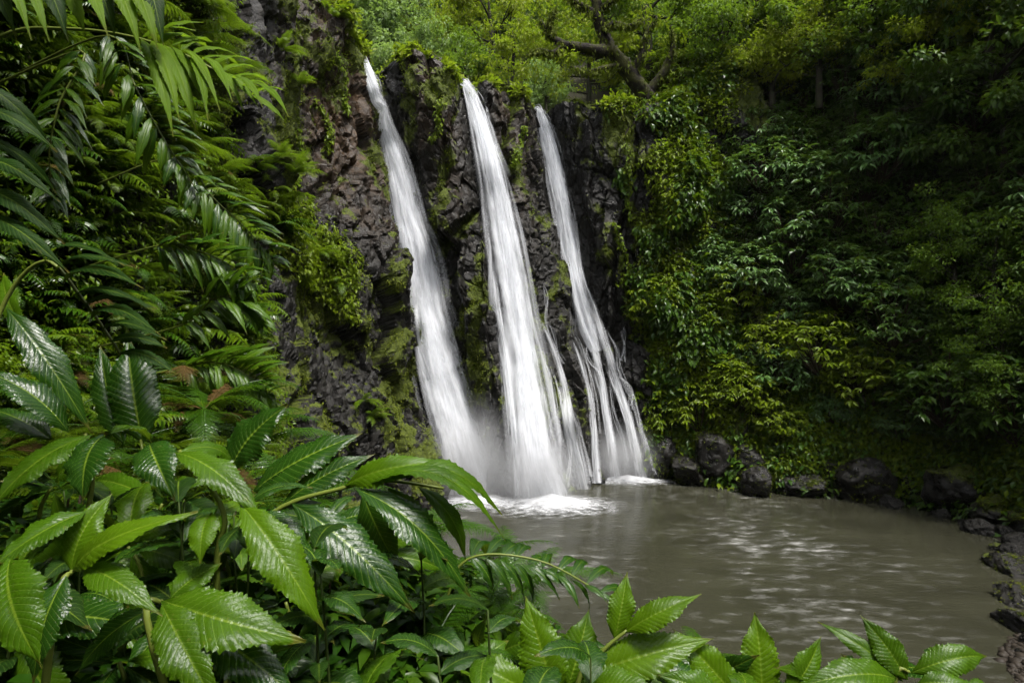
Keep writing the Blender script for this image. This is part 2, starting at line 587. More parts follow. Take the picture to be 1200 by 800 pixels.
# ------------------------------------------------------------------ shapes
def grid_faces(nv, nu):
    a = (np.arange(nv - 1)[:, None] * nu + np.arange(nu - 1)[None, :]).ravel()
    return np.stack([a, a + 1, a + nu + 1, a + nu], 1)


def crom(pts, t):
    """Catmull-Rom through pts (k,d) at t in 0..k-1"""
    pts = np.asarray(pts, float)
    k = len(pts)
    i = np.clip(np.floor(t).astype(int), 0, k - 2)
    f = (t - i)[..., None]
    p0, p1, p2, p3 = pts[np.maximum(i - 1, 0)], pts[i], pts[i + 1], pts[np.minimum(i + 2, k - 1)]
    return 0.5 * (2 * p1 + (p2 - p0) * f + (2 * p0 - 5 * p1 + 4 * p2 - p3) * f * f + (3 * p1 - p0 - 3 * p2 + p3) * f ** 3)


def tube(pts, radii, sides=8, sub=4, noise_amp=0.0):
    pts = np.asarray(pts, float)
    n = (len(pts) - 1) * sub + 1
    t = np.linspace(0, len(pts) - 1, n)
    c = crom(pts, t)
    r = np.interp(t, np.arange(len(pts)), radii)
    tan = np.gradient(c, axis=0)
    tan /= np.linalg.norm(tan, axis=1, keepdims=True) + 1e-9
    ref = np.array((0.31, 0.95, 0.1)) if abs(tan[0, 1]) < 0.8 else np.array((1.0, 0.1, 0.0))
    a = np.cross(tan, ref)
    a /= np.linalg.norm(a, axis=1, keepdims=True) + 1e-9
    b = np.cross(tan, a)
    th = np.linspace(0, 2 * np.pi, sides, endpoint=False)
    rr = r[:, None] * np.ones(sides)[None]
    if noise_amp:
        q = c[:, None, :] * 1.3 + np.stack([np.cos(th), np.sin(th), 0 * th], -1)[None] * 0.8
        rr = rr * (1 + noise_amp * fbm(q * 1.5, 3))
    v = c[:, None, :] + rr[..., None] * (np.cos(th)[None, :, None] * a[:, None] + np.sin(th)[None, :, None] * b[:, None])
    idx = np.arange(n * sides).reshape(n, sides)
    nx = np.roll(idx, -1, axis=1)
    f = np.stack([idx[:-1], nx[:-1], nx[1:], idx[1:]], -1).reshape(-1, 4)
    v = v.reshape(-1, 3)
    v = np.vstack([v, c[:1], c[-1:]])
    k0, k1 = len(v) - 2, len(v) - 1
    caps = np.vstack([np.stack([np.full(sides, k0), nx[0], idx[0]], 1), np.stack([np.full(sides, k1), idx[-1], nx[-1]], 1)])
    return v, f, caps


def join(parts):
    """list of (verts, quads, tris) -> one set"""
    V, Q, T, o = [], [], [], 0
    for p in parts:
        v, q, t = p[0], p[1], p[2]
        V.append(v)
        if q is not None and len(q):
            Q.append(np.asarray(q) + o)
        if t is not None and len(t):
            T.append(np.asarray(t) + o)
        o += len(v)
    out = []
    if Q:
        out.append(np.vstack(Q))
    if T:
        out.append(np.vstack(T))
    return np.vstack(V), out


def unit(a):
    return a / (np.linalg.norm(a, axis=-1, keepdims=True) + 1e-9)


def leaf_template(kind):
    if kind == 'diamond':
        v = np.array([(0, 0, 0), (-0.5, 0.45, 0.10), (0, 0.5, 0.0), (0.5, 0.45, 0.10), (0, 1, -0.12)])
        t = np.array([(0, 2, 1), (1, 2, 4), (0, 3, 2), (2, 3, 4)])
    elif kind == 'tiny':
        v = np.array([(0, 0, 0), (-0.5, 0.5, 0.06), (0.5, 0.5, 0.06), (0, 1, -0.1)])
        t = np.array([(0, 2, 1), (1, 2, 3)])
    elif kind == 'long':
        v = np.array([(0, 0, 0), (-0.40, 0.25, 0.11), (0, 0.27, 0.03), (0.40, 0.25, 0.11), (-0.46, 0.6, 0.06), (0, 0.62, -0.03),
                      (0.46, 0.6, 0.06), (0, 1, -0.22)])
        t = np.array([(0, 2, 1), (0, 3, 2), (1, 2, 5), (1, 5, 4), (2, 3, 6), (2, 6, 5), (4, 5, 7), (5, 6, 7)])
    return v, t


def leaves(kind, org, d, up, length, width):
    """many small leaves at once"""
    tv, tt = leaf_template(kind)
    n = len(org)
    d = unit(d)
    s = unit(np.cross(d, up))
    u = np.cross(s, d)
    length = np.broadcast_to(np.asarray(length, float), (n,))
    width = np.broadcast_to(np.asarray(width, float), (n,))
    v = org[:, None, :] + tv[None, :, 0, None] * (s * width[:, None])[:, None, :] + tv[None, :, 1, None] * (d * length[:, None])[:, None, :] \
        + tv[None, :, 2, None] * (u * length[:, None])[:, None, :]
    f = tt[None] + (np.arange(n) * len(tv))[:, None, None]
    return v.reshape(-1, 3), None, f.reshape(-1, 3)


def rnd_dirs(n, rng):
    return unit(rng.normal(size=(n, 3)))


# ------------------------------------------------------------------ ground, pool
POOL = np.array([(-7, 18), (-5.6, 22), (-4.2, 25.5), (-2.6, 28), (0, 27.5), (1.2, 27.5), (3.5, 29), (5, 31), (8.8, 30), (11.6, 27.8), (15.8, 26),
                 (18, 23.6), (17.2, 20.5), (16.4, 17.6), (14.6, 15.2), (12.3, 13.7), (11.0, 12.8), (10.4, 11.6), (9.2, 9.8), (6, 9.0), (2, 8.6), (-2, 8.8), (-5, 10),
                 (-7, 13)], float)


def pool_sd(x, y):
    """signed distance to the shore, negative over water"""
    d = np.full(x.shape, 1e9)
    inside = np.zeros(x.shape, bool)
    for i in range(len(POOL)):
        a, b = POOL[i], POOL[(i + 1) % len(POOL)]
        ab = b - a
        t = np.clip(((x - a[0]) * ab[0] + (y - a[1]) * ab[1]) / (ab @ ab), 0, 1)
        d = np.minimum(d, np.hypot(x - a[0] - t * ab[0], y - a[1] - t * ab[1]))
        c = ((a[1] > y) != (b[1] > y)) & (x < (b[0] - a[0]) * (y - a[1]) / (b[1] - a[1] + 1e-12) + a[0])
        inside ^= c
    return np.where(inside, -d, d)


def ground_z(x, y):
    s = pool_sd(x, y)
    near = 1 - sstep(8.5, 14, y)
    right = sstep(4.0, 10.0, x)
    camside = near * (1 - right)
    wd = 5.2 + 3.6 * sstep(-0.9, 0.4, x)
    zc = 5.3 * sstep(0, wd, s) + 0.05 * np.maximum(s - 9, 0) + 0.28 * np.maximum(0, -x - 0.8) * sstep(0, 5, s)
    zr = 0.16 * s + 0.035 * s * s
    zf = 0.25 * s
    z = camside * zc + near * right * np.minimum(zr, 9) + (1 - near) * np.minimum(zf, 6)
    z = np.where(s < 0, np.maximum(s * 0.6, -1.6), z)
    z = z + 0.12 * fbm(np.stack([x * 0.8, y * 0.8, 0 * x], -1), 4) * sstep(-0.5, 0.5, s)
    return z


gx = np.concatenate([np.linspace(-300, -25, 12), np.linspace(-22, 26, 241), np.linspace(30, 300, 12)])
gy = np.concatenate([np.linspace(-200, -16, 10), np.linspace(-12, 34, 231), np.linspace(40, 300, 12)])
X, Yg = np.meshgrid(gx, gy)
Zg = ground_z(X, Yg)
far = (np.abs(X) > 24) | (Yg > 36) | (Yg < -14)
Zg = np.where(far, np.minimum(Zg, 5.0), Zg)
ground = obj('ground', mesh('ground', np.stack([X, Yg, Zg], -1), grid_faces(len(gy), len(gx)), M['bank'], attrs={'gravel': sstep(5.5, 8, X)}), kind='structure')

px_ = np.linspace(-8, 20, 60)
py_ = np.linspace(7, 33, 60)
X, Yg = np.meshgrid(px_, py_)
water = obj('pool_water', mesh('pool_water', np.stack([X, Yg, 0 * X], -1), grid_faces(60, 60), M['pool']), kind='structure')

# ------------------------------------------------------------------ cliff
# base x,y at the water and top x,y,z of each column of the rock wall, from the near left round to the right
CL = np.array([
    (-5.3, -8, -9.0, -8, 18), (-5.3, 1, -9.0, 1, 19), (-5.4, 7, -9.0, 7.5, 20), (-5.9, 12.5, -9.0, 13, 20.5),
    (-6.1, 16.5, -9.0, 17.5, 21), (-5.3, 20.8, -8.7, 21.8, 21.2), (-3.2, 24.3, -7.0, 24.6, 20.6),
    (-2.7, 26.4, -7.3, 27.6, 20.2), (-1.5, 26.9, -6.95, 28.1, 20.1), (-0.6, 26.3, -5.6, 27.4, 21.0), (0.3, 25.4, -3.3, 27.2, 20.2),
    (1.2, 25.2, -2.2, 28.0, 19.4), (2.5, 26.0, -1.1, 27.6, 19.7), (3.8, 27.6, 0.35, 29.4, 19.8), (5.9, 29.6, 1.6, 31.4, 19.5),
    (7.6, 29.4, 2.9, 30.4, 19.6), (8.8, 28.5, 6.0, 29.6, 19.0), (10.6, 27.4, 9.5, 30.0, 20.5), (13.5, 27.5, 13.5, 31.5, 23.0)])
NU, NV = 900, 300
tk = np.linspace(0, len(CL) - 1, 2000)
cc = crom(CL, tk)
seg = np.concatenate([[0], np.cumsum(np.hypot(*np.diff(cc[:, :2] * 0.5 + cc[:, 2:4] * 0.5, axis=0).T))])
dens_w = np.where(tk < 3, 0.35, 1.0)
sw = np.concatenate([[0], np.cumsum(np.diff(seg) * dens_w[1:])])
tu = np.interp(np.linspace(0, sw[-1], NU), sw, tk)
cu = crom(CL, tu)
vv = np.concatenate([np.linspace(0, 1, NV - 60), 1 + np.linspace(0.01, 1, 60)])
base = np.stack([cu[:, 0], cu[:, 1], np.full(NU, -1.6)], -1)
top = cu[:, 2:5]
tan = np.gradient(base[:, :2] * 0.5 + top[:, :2] * 0.5, axis=0)
tan = unit(tan)
outw = np.stack([tan[:, 1], -tan[:, 0], 0 * tan[:, 0]], -1)          # horizontal, away from the rock
from numpy import convolve
ker = np.ones(61) / 61
outs = np.stack([convolve(np.pad(outw[:, k], 30, mode='edge'), ker, 'valid') for k in range(3)], -1)
outs = unit(outs)
C0 = np.zeros((NV, NU, 3))
for j, t in enumerate(vv):
    if t <= 1:
        p = base + (top - base) * t
        p = p + outs * (0.5 * math.sin(math.pi * t) * -0.6 + 0.35 * (1 - t) ** 3)
    else:
        s = t - 1
        ang = min(1.0, s * 3) * 1.35
        p = top - outs * (math.sin(ang) * 0.7 + max(0, s - 0.33) * 9.0) + np.array((0, 0, 0.5 * (1 - math.cos(ang)) + 0.4 * max(0, s - 0.33)))
    C0[j] = p
C0 = C0.reshape(-1, 3)
b1, g1 = blocks(C0 * np.array((0.42, 0.42, 0.15)) + 0.18 * fbm(C0 * 0.4, 2)[:, None], 1, 0.9)
b2, g2 = blocks(C0 * np.array((1.2, 1.2, 0.5)) + 0.14 * fbm(C0 * 0.9 + 7, 2)[:, None], 9, 1.0)
b3, g3 = blocks(C0 * 2.7 + 0.25 * fbm(C0 * 2.1 + 3, 2)[:, None], 21, 1.0)
f1 = fbm(C0 * 0.22 + 5, 4)
f2 = fbm(C0 * np.array((1.3, 1.3, 0.7)), 5)
# the three water courses are worn smoother: columns 8, 11, 14
uu = np.repeat(tu[None], NV, 0).ravel()
worn = np.maximum.reduce([np.exp(-((uu - k) / w) ** 2) for k, w in ((8, 0.55), (11, 0.6), (14.1, 0.7))])
disp = (1 - 0.72 * worn) * (1.0 * b1 + 0.30 * b2 + 0.10 * b3 + 0.8 * f1 + 0.08 * f2
                            - 0.25 * (1 - sstep(0, 0.15, g1)) - 0.06 * (1 - sstep(0, 0.10, g2)) - 0.02 * (1 - sstep(0, 0.1, g3)))
outr = np.repeat(outs[None], NV, 0).reshape(-1, 3) + np.array((0, 0, 0.25))
vrow = np.repeat(vv[:, None], NU, 1).ravel()
CP = C0 + unit(outr) * disp[:, None]
CG = CP.reshape(NV, NU, 3)
cn = unit(np.cross(np.gradient(CG, axis=1), np.gradient(CG, axis=0)).reshape(-1, 3))
cpx, cpy = PIX(CP)
mn = fbm(CP * np.array((0.55, 0.55, 0.3)) + 31, 4)
mn2 = fbm(CP * 1.6 + 11, 3)
moss = sstep(0.0, 0.35, mn + 0.35 * mn2 + 0.30 * sstep(0.1, 0.8, cn[:, 2]) + 0.045
             + 0.30 * sstep(1.0, 1.1, vrow) + 0.16 * sstep(15.3, 16.2, uu) - 0.12 * np.exp(-((uu - 15.0) / 0.5) ** 2) + 0.10 * (1 - sstep(4.0, 5.0, uu)) - 0.30 * worn)
moss = np.clip(moss, 0, 1)
brown = np.clip(1.1 * sstep(0.5, 0.8, vrow) * np.exp(-((uu - 5.9) / 1.0) ** 2) + 0.6 * np.exp(-((uu - 9.6) / 0.5) ** 2) * sstep(0.5, 0.9, vrow)
                + 0.5 * np.exp(-((uu - 12.6) / 0.6) ** 2) * sstep(0.55, 0.9, vrow), 0, 1)
cliff = obj('cliff', mesh('cliff', CP, grid_faces(NV, NU), M['rock'], smooth=True, attrs={'moss': moss, 'brown': brown}), kind='structure')
cliff.data.polygons.foreach_set('use_smooth', np.zeros(len(cliff.data.polygons), bool))
bv_c = BVHTree.FromPolygons([tuple(v) for v in CP[:]], [tuple(f) for f in grid_faces(NV, NU).tolist()])


def hit(px, py, bvh=None):
    d = Vector(((px - 600) / FPX, 1.0, (400 - py) / FPX)).normalized()
    h = (bvh or bv_c).ray_cast(CAM, d)
    return None if h[0] is None else (np.array(h[0]), np.array(h[1]))


# ------------------------------------------------------------------ wooded hillside on the right and behind the lip
HL = np.array([
    (7.2, 31.2, 6.5, 33.5, 21), (9.2, 29.6, 9.5, 33.5, 24), (11.6, 27.9, 13.5, 34, 28), (15.8, 26.3, 19.5, 31, 31), (18.6, 23.6, 24.5, 26, 33),
    (19.5, 19, 26.5, 19, 33), (19.5, 13, 27, 12, 32), (19, 5, 27, 4, 32), (18, -6, 26, -8, 30)])
hu, hv = 320, 130
th = crom(HL, np.linspace(0, len(HL) - 1, hu))
hb = np.stack([th[:, 0], th[:, 1], np.full(hu, -1.0)], -1)
ht = th[:, 2:5]
htan = unit(np.gradient(hb[:, :2] * .5 + ht[:, :2] * .5, axis=0))
hout = np.stack([htan[:, 1], -htan[:, 0], 0 * htan[:, 0]], -1)
H0 = np.zeros((hv, hu, 3))
for j, t in enumerate(np.linspace(0, 1.3, hv)):
    if t <= 1:
        H0[j] = hb + (ht - hb) * t + hout * (0.8 * (1 - t) ** 2)
    else:
        H0[j] = ht - hout * (t - 1) * 60 + np.array((0, 0, 14.0 * (t - 1)))
H0 = H0.reshape(-1, 3)
HP = H0 + np.repeat(hout[None], hv, 0).reshape(-1, 3) * (1.6 * fbm(H0 * 0.16, 4) + 0.5 * fbm(H0 * 0.7, 3))[:, None]
HG = HP.reshape(hv, hu, 3)
hn = unit(np.cross(np.gradient(HG, axis=1), np.gradient(HG, axis=0)).reshape(-1, 3))
hillside = obj('hillside', mesh('hillside', HP, grid_faces(hv, hu), M['soil']), kind='structure')

kx = np.linspace(-60, 60, 140)
ky = np.linspace(32.5, 110, 90)
X, Yg = np.meshgrid(kx, ky)


def plateau_z(x, y):
    t = np.maximum(y - 33, 0)
    z = 18.2 + 0.72 * t + 0.35 * np.maximum(0, x - 8) * sstep(33, 45, y) + 2.2 * fbm(np.stack([x * 0.09, y * 0.09, 0 * x], -1), 3) * sstep(33, 42, y)
    return z + np.where(x < -9, 0.25 * (-9 - x), 0)


Zk = plateau_z(X, Yg)
upland = obj('upland', mesh('upland', np.stack([X, Yg, Zk], -1), grid_faces(90, 140), M['soil']), kind='structure')
# unseen wooded slope behind the viewer, added to block light from there
kx = np.linspace(-60, 60, 60)
ky = np.linspace(-80, -9, 50)
X, Yg = np.meshgrid(kx, ky)
Zk = 4.5 + 0.75 * np.minimum(np.maximum(-Yg - 12, 0), 30) + 2.0 * fbm(np.stack([X * 0.09, Yg * 0.09, 0 * X], -1), 3)
added_ridge = obj('added_ridge', mesh('added_ridge', np.stack([X, Yg, Zk], -1), grid_faces(50, 60), M['soil']), kind='structure')

# ------------------------------------------------------------------ waterfalls
def fall_path(pts, lift=0.18, lip=False):
    """photograph pixels + half width in pixels down the course -> places on the rock"""
    out = []
    for px, py, hw in pts:
        h = hit(px, py)
        out.append((h[0] if h else None, hw))
    good = [(i, p) for i, (p, _) in enumerate(out) if p is not None]
    Ys = np.interp(range(len(out)), [i for i, _ in good], [p[1] for _, p in good])
    # a falling stream leaves the small hollows of the rock behind it
    sm = Ys.copy()
    for _ in range(3):
        sm[1:-1] = np.minimum(Ys[1:-1], 0.25 * sm[:-2] + 0.5 * sm[1:-1] + 0.25 * sm[2:])
    res = []
    for (px, py, hw), Y in zip(pts, sm):
        q = P(px, py, Y - lift)
        res.append((q, hw / FPX * (Y - lift)))
    if lip:
        q, w = res[0]
        res = [(q + np.array((-0.5, 2.4, 0.25)), w * 0.9), (q + np.array((-0.2, 0.9, 0.2)), w * 0.9)] + res
    return res


def ribbon(path, layer, rng, ncol=25, sub=14, bulge=0.28, fade_in=0.02, fade_out=0.0, close=0.0):
    pts = np.array([p for p, _ in path])
    wid = np.array([w for _, w in path])
    n = (len(pts) - 1) * sub + 1
    t = np.linspace(0, len(pts) - 1, n)
    c = crom(pts, t)
    w = np.interp(t, np.arange(len(pts)), wid)
    ln = np.concatenate([[0], np.cumsum(np.linalg.norm(np.diff(c, axis=0), axis=1))])
    tan = unit(np.gradient(c, axis=0))
    face = np.array((0.25, -1, 0.1))
    side = unit(np.cross(tan, face))
    side[:, 2] *= 0.4
    side = unit(side)
    if side[:, 0].mean() < 0:
        side = -side
    fr = unit(np.cross(side, tan))
    if fr[:, 1].mean() > 0:
        fr = -fr
    u = np.linspace(-1, 1, ncol)
    off, ws = layer
    v = c[:, None, :] + side[:, None, :] * (u[None, :, None] * (w * ws)[:, None, None]) \
        + fr[:, None, :] * ((off + bulge * (1 - u[None, :] ** 2) * w[:, None] * 1.0)[..., None])
    wob = fbm(np.stack([np.repeat(u[None] * 2.2, n, 0), np.repeat(ln[:, None] * 0.25, ncol, 1), np.full((n, ncol), rng.random() * 20)], -1), 3)
    v = v + fr[:, None, :] * (0.22 * wob * np.minimum(1, w / 0.5)[:, None])[..., None]
    uv = np.stack([np.repeat(u[None], n, 0), np.repeat(ln[:, None], ncol, 1)], -1)
    fd = sstep(0, fade_in + 1e-3, t / t[-1]) * (1 - fade_out * sstep(0.8, 1.0, t / t[-1]))
    return v.reshape(-1, 3), grid_faces(n, ncol), uv.reshape(-1, 2), np.repeat(fd[:, None], ncol, 1).ravel()


wr = np.random.default_rng(5)
FM = [mat_fall('falling water', k * 3.7, d, us) for k, (d, us) in enumerate(((0.80, 2.6), (0.50, 4.0), (0.28, 5.0), (0.12, 5.0), (0.50, 1.0)))]


def waterfall(label, strands, threads=()):
    path0 = fall_path(strands[0][1])
    root = thing('waterfall', label, 'waterfall', tuple(path0[-1][0]))
    for name, pts, layers in strands:
        path = fall_path(pts, lip=name == 'main_stream')
        loc = Vector(root.location)
        sh = None
        for k, (off, ws, mi) in enumerate(layers):
            v, f, uv, fd = ribbon(path, (off, ws), wr, fade_in=0.03 if name == 'main_stream' else 0.25)
            me = mesh(name if k == 0 else 'water_veil', v - np.array(loc), f, FM[mi], uv=uv, attrs={'fade': fd})
            if k == 0:
                sh = obj(name, me, root)
            else:
                obj('water_veil', me, sh)
        if name == 'main_stream':
            v, f, uv, fd = strands_mesh(path, 46, wr)
            obj('strand', mesh('strand', v - np.array(loc), f, FM[4], uv=uv, attrs={'fade': fd}), root, kind='stuff')
    for pts in threads:
        path = fall_path(pts, 0.12)
        v, f, uv, fd = strands_mesh(path, 5, wr, 0.75, 0.3)
        obj('thread', mesh('thread', v - np.array(root.location), f, FM[4], uv=uv, attrs={'fade': fd}), root)
    return root


def strands_mesh(path, n, rng, spread=1.15, rel=0.17):
    """thin loose strands running beside and over a stream"""
    pts = np.array([p for p, _ in path])
    wid = np.array([w for _, w in path])
    V, F, UV, FD, o = [], [], [], [], 0
    for k in range(n):
        a = rng.uniform(0.0, 0.6) if n > 8 else rng.uniform(0, 0.15)
        b = min(1.0, a + rng.uniform(0.2, 0.6)) if n > 8 else rng.uniform(0.85, 1)
        t = np.linspace(a, b, 40) * (len(pts) - 1)
        c = crom(pts, t)
        w = np.interp(t, np.arange(len(pts)), wid)
        g = np.linspace(0, 1, 40)
        u0 = np.clip(rng.normal() * 0.5, -0.85, 0.85) * spread
        c = c + np.array((1.0, 0, 0)) * (u0 * w * (0.85 + 0.25 * g) + 0.06 * np.sin(g * rng.uniform(4, 12) + k))[:, None] + np.array((0, -1.0, 0)) * rng.uniform(0.02, 0.32)
        hw = np.maximum(w * rel * rng.uniform(0.5, 2.0), 0.02) * (0.5 + 0.9 * g)
        x = np.linspace(-1, 1, 5)
        v = c[:, None] + np.array((1.0, 0.25, 0)) * (x[None] * hw[:, None])[..., None] + np.array((0, -1.0, 0)) * ((1 - x ** 2)[None] * hw[:, None] * 0.5)[..., None]
        V.append(v.reshape(-1, 3))
        F.append(grid_faces(40, 5) + o)
        o += 200
        UV.append(np.stack([np.repeat(x[None], 40, 0), np.repeat((g * 3)[:, None], 5, 1) + k], -1).reshape(-1, 2))
        FD.append(np.repeat((np.sin(np.pi * g ** 0.8) ** 0.6 if n > 8 else sstep(0, .15, g))[:, None], 5, 1).ravel() * rng.uniform(0.25, 0.7))
    return np.vstack(V), np.vstack(F), np.vstack(UV), np.concatenate(FD)


L3 = ((0.02, 1.02, 0), (0.16, 1.15, 1), (0.26, 1.4, 2), (-0.04, 1.75, 3))
L2 = ((0.03, 1.2, 1), (0.12, 1.6, 2))
waterfall('left and tallest of the three white waterfalls, falling beside the brown rock buttress', [
    ('main_stream', [(428, 76, 5), (434, 92, 8), (440, 112, 9), (447, 135, 11), (456, 165, 15), (464, 195, 18), (473, 230, 21), (480, 262, 22), (488, 290, 24), (493, 320, 27),
                     (500, 360, 27), (509, 400, 30), (519, 440, 33), (530, 480, 36), (541, 520, 38), (551, 555, 41), (560, 590, 46)], L3),
    ('side_stream', [(487, 352, 4), (488, 375, 5), (490, 400, 5), (499, 430, 6), (508, 460, 5), (516, 500, 5), (524, 540, 6)], L2)])
waterfall('middle and widest white waterfall, pouring straight into the foam patch on the pool', [
    ('main_stream', [(545, 100, 7), (551, 112, 10), (559, 135, 13), (567, 165, 15), (575, 195, 18), (582, 230, 20), (588, 265, 21), (594, 300, 22), (600, 340, 24), (606, 380, 25),
                     (611, 420, 28), (616, 460, 30), (621, 500, 33), (627, 540, 37), (634, 570, 42), (638, 590, 46)], L3),
    ('side_stream', [(574, 300, 4), (578, 330, 6), (583, 370, 7), (590, 410, 7), (595, 450, 7), (600, 500, 8), (604, 550, 9), (606, 580, 10)], L2),
    ('side_stream', [(629, 370, 3), (640, 392, 5), (648, 412, 6), (655, 436, 7), (661, 462, 9), (665, 490, 12), (671, 520, 12), (678, 550, 12), (683, 572, 13)], L2)],
    [[(636, 372, 3), (646, 384, 4), (652, 398, 4), (656, 416, 4), (662, 428, 3)], [(632, 400, 3), (638, 424, 4), (644, 440, 5), (650, 470, 5), (652, 500, 6), (656, 540, 6), (660, 572, 7)],
     [(644, 425, 3), (652, 448, 4), (660, 470, 5), (672, 488, 5), (680, 515, 6), (688, 545, 6), (692, 568, 7)], [(648, 480, 4), (644, 500, 6), (640, 530, 6), (648, 565, 8)],
     [(656, 490, 4), (664, 505, 5), (668, 535, 6), (664, 570, 7)], [(636, 330, 3), (641, 350, 3), (640, 372, 4), (646, 396, 4)]])
waterfall('right white waterfall, breaking over a ledge into two strands above the pool', [
    ('main_stream', [(630, 130, 5), (634, 140, 8), (640, 160, 11), (646, 185, 13), (652, 215, 15), (658, 245, 15), (664, 280, 14), (669, 310, 13), (674, 335, 13), (680, 358, 15), (688, 385, 15), (697, 412, 8)], L3),
    ('split_stream', [(677, 352, 8), (684, 378, 11), (692, 405, 10), (699, 430, 9), (705, 455, 8), (710, 485, 8), (715, 515, 9), (719, 545, 10), (722, 566, 12)], L2),
    ('split_stream', [(686, 355, 8), (698, 378, 10), (708, 405, 9), (717, 435, 9), (726, 462, 9), (735, 490, 9), (742, 520, 10), (748, 545, 12), (752, 563, 14)], L2),
    ('side_stream', [(668, 395, 4), (676, 415, 5), (684, 440, 5), (690, 465, 5), (695, 500, 6), (698, 540, 7), (700, 566, 8)], L2)],
    [[(668, 352, 3), (672, 368, 4), (671, 388, 4), (678, 402, 5), (684, 420, 5), (690, 440, 5), (694, 470, 6), (697, 510, 6)], [(705, 376, 3), (712, 392, 4), (722, 410, 4), (724, 430, 5), (732, 452, 5), (741, 470, 6), (748, 500, 7), (758, 530, 7), (764, 556, 8)],
     [(722, 440, 3), (732, 446, 4), (740, 462, 4), (738, 480, 5)], [(712, 440, 3), (716, 465, 4), (722, 490, 5), (730, 520, 6), (735, 556, 7)],
     [(690, 398, 3), (684, 410, 4), (690, 425, 4), (702, 440, 5), (704, 470, 5), (712, 500, 6)], [(728, 380, 2), (730, 400, 3), (728, 425, 3)]])


# foam where the falls strike the pool
def mat_foam():
    m, nt, N, L = mat_new('pool foam')
    out = N.new('ShaderNodeOutputMaterial')
    uv = N.new('ShaderNodeUVMap')
    tc = N.new('ShaderNodeTexCoord')
    sp = N.new('ShaderNodeVectorMath')
    sp.operation = 'LENGTH'
    L.new(uv.outputs[0], sp.inputs[0])
    mp = N.new('ShaderNodeMapping')
    mp.inputs['Scale'].default_value = (1.0, 2.2, 1)
    L.new(tc.outputs['Object'], mp.inputs[0])
    n = noise(N, L, mp.outputs[0], 2.2, 7, 0.68)
    a = maths(N, L, 'ADD', maths(N, L, 'SUBTRACT', 0.98, sp.outputs['Value']), maths(N, L, 'MULTIPLY', maths(N, L, 'SUBTRACT', n, 0.5), 1.7))
    al = N.new('ShaderNodeMapRange')
    al.interpolation_type = 'SMOOTHSTEP'
    al.inputs['From Max'].default_value = 1.15
    L.new(a, al.inputs['Value'])
    df = N.new('ShaderNodeBsdfDiffuse')
    df.inputs['Color'].default_value = (0.52, 0.53, 0.55, 1)
    tp = N.new('ShaderNodeBsdfTransparent')
    mx = N.new('ShaderNodeMixShader')
    L.new(al.outputs[0], mx.inputs[0])
    L.new(tp.outputs[0], mx.inputs[1])
    L.new(df.outputs[0], mx.inputs[2])
    L.new(mx.outputs[0], out.inputs['Surface'])
    return m


foam_m = mat_foam()


def foam_patch(cx, cy, rx, ry, h, label):
    nr, na = 18, 48
    r = np.linspace(0, 1, nr)[:, None]
    a = np.linspace(0, 2 * np.pi, na)[None]
    x, y = r * np.cos(a) * rx, r * np.sin(a) * ry
    z = 0.012 + h * (1 - r) ** 2 + 0.10 * h * fbm(np.stack([x, y, 0 * x + cx], -1) * 1.2, 3) * (1 - r)
    uv = np.stack([r * np.cos(a), r * np.sin(a)], -1).reshape(-1, 2)
    o = obj('foam', mesh('foam', np.stack([x, y, z + 0 * a], -1), grid_faces(nr, na), foam_m, uv=uv), loc=(cx, cy, 0), kind='stuff')
    tag(o, label, 'foam')


q = P(560, 585, 25.0)
foam_patch(q[0], 24.9, 2.3, 1.6, 0.25, 'white foam where the left waterfall strikes the pool')
q = P(640, 588, 24.8)
foam_patch(q[0] + 0.2, 24.3, 3.5, 2.0, 0.5, 'bright white foam patch below the middle waterfall')
q = P(733, 559, 29.2)
foam_patch(q[0], 28.6, 2.9, 1.1, 0.3, 'narrow strip of white foam below the right waterfall')


# soft spray drifting at the foot of the falls
def mat_spray():
    m, nt, N, L = mat_new('spray')
    out = N.new('ShaderNodeOutputMaterial')
    tc = N.new('ShaderNodeTexCoord')
    ln = N.new('ShaderNodeVectorMath')
    ln.operation = 'LENGTH'
    L.new(tc.outputs['Object'], ln.inputs[0])
    d = maths(N, L, 'SUBTRACT', 1.0, ln.outputs['Value'], True)
    d = maths(N, L, 'MULTIPLY', d, d)
    n = noise(N, L, tc.outputs['Object'], 2.2, 2, 0.5)
    d = maths(N, L, 'MULTIPLY', d, maths(N, L, 'MULTIPLY', n, 1.5))
    vol = N.new('ShaderNodeVolumePrincipled')
    vol.inputs['Color'].default_value = (0.92, 0.94, 0.97, 1)
    L.new(maths(N, L, 'MULTIPLY', d, 1.5), vol.inputs['Density'])
    L.new(vol.outputs[0], out.inputs['Volume'])
    return m


SPRAY = True
if SPRAY:
    spm = mat_spray()
    bpy.ops.mesh.primitive_uv_sphere_add(segments=24, ring_count=14, radius=1.0)
    s0 = bpy.context.object
    sme = s0.data
    bpy.data.objects.remove(s0)
    sme.materials.append(spm)
    for (px, py, Y, r, lab) in ((555, 545, 25.3, (2.6, 1.7, 3.6), 'soft spray at the foot of the left waterfall'),
                                (632, 560, 24.4, (2.6, 1.5, 2.4), 'soft spray at the foot of the middle waterfall'),
                                (728, 538, 28.4, (2.3, 1.3, 2.3), 'soft spray at the foot of the right waterfall')):
        o = obj('spray', sme, loc=tuple(P(px, py, Y)), kind='stuff')
        o.scale = r
        tag(o, lab, 'spray')


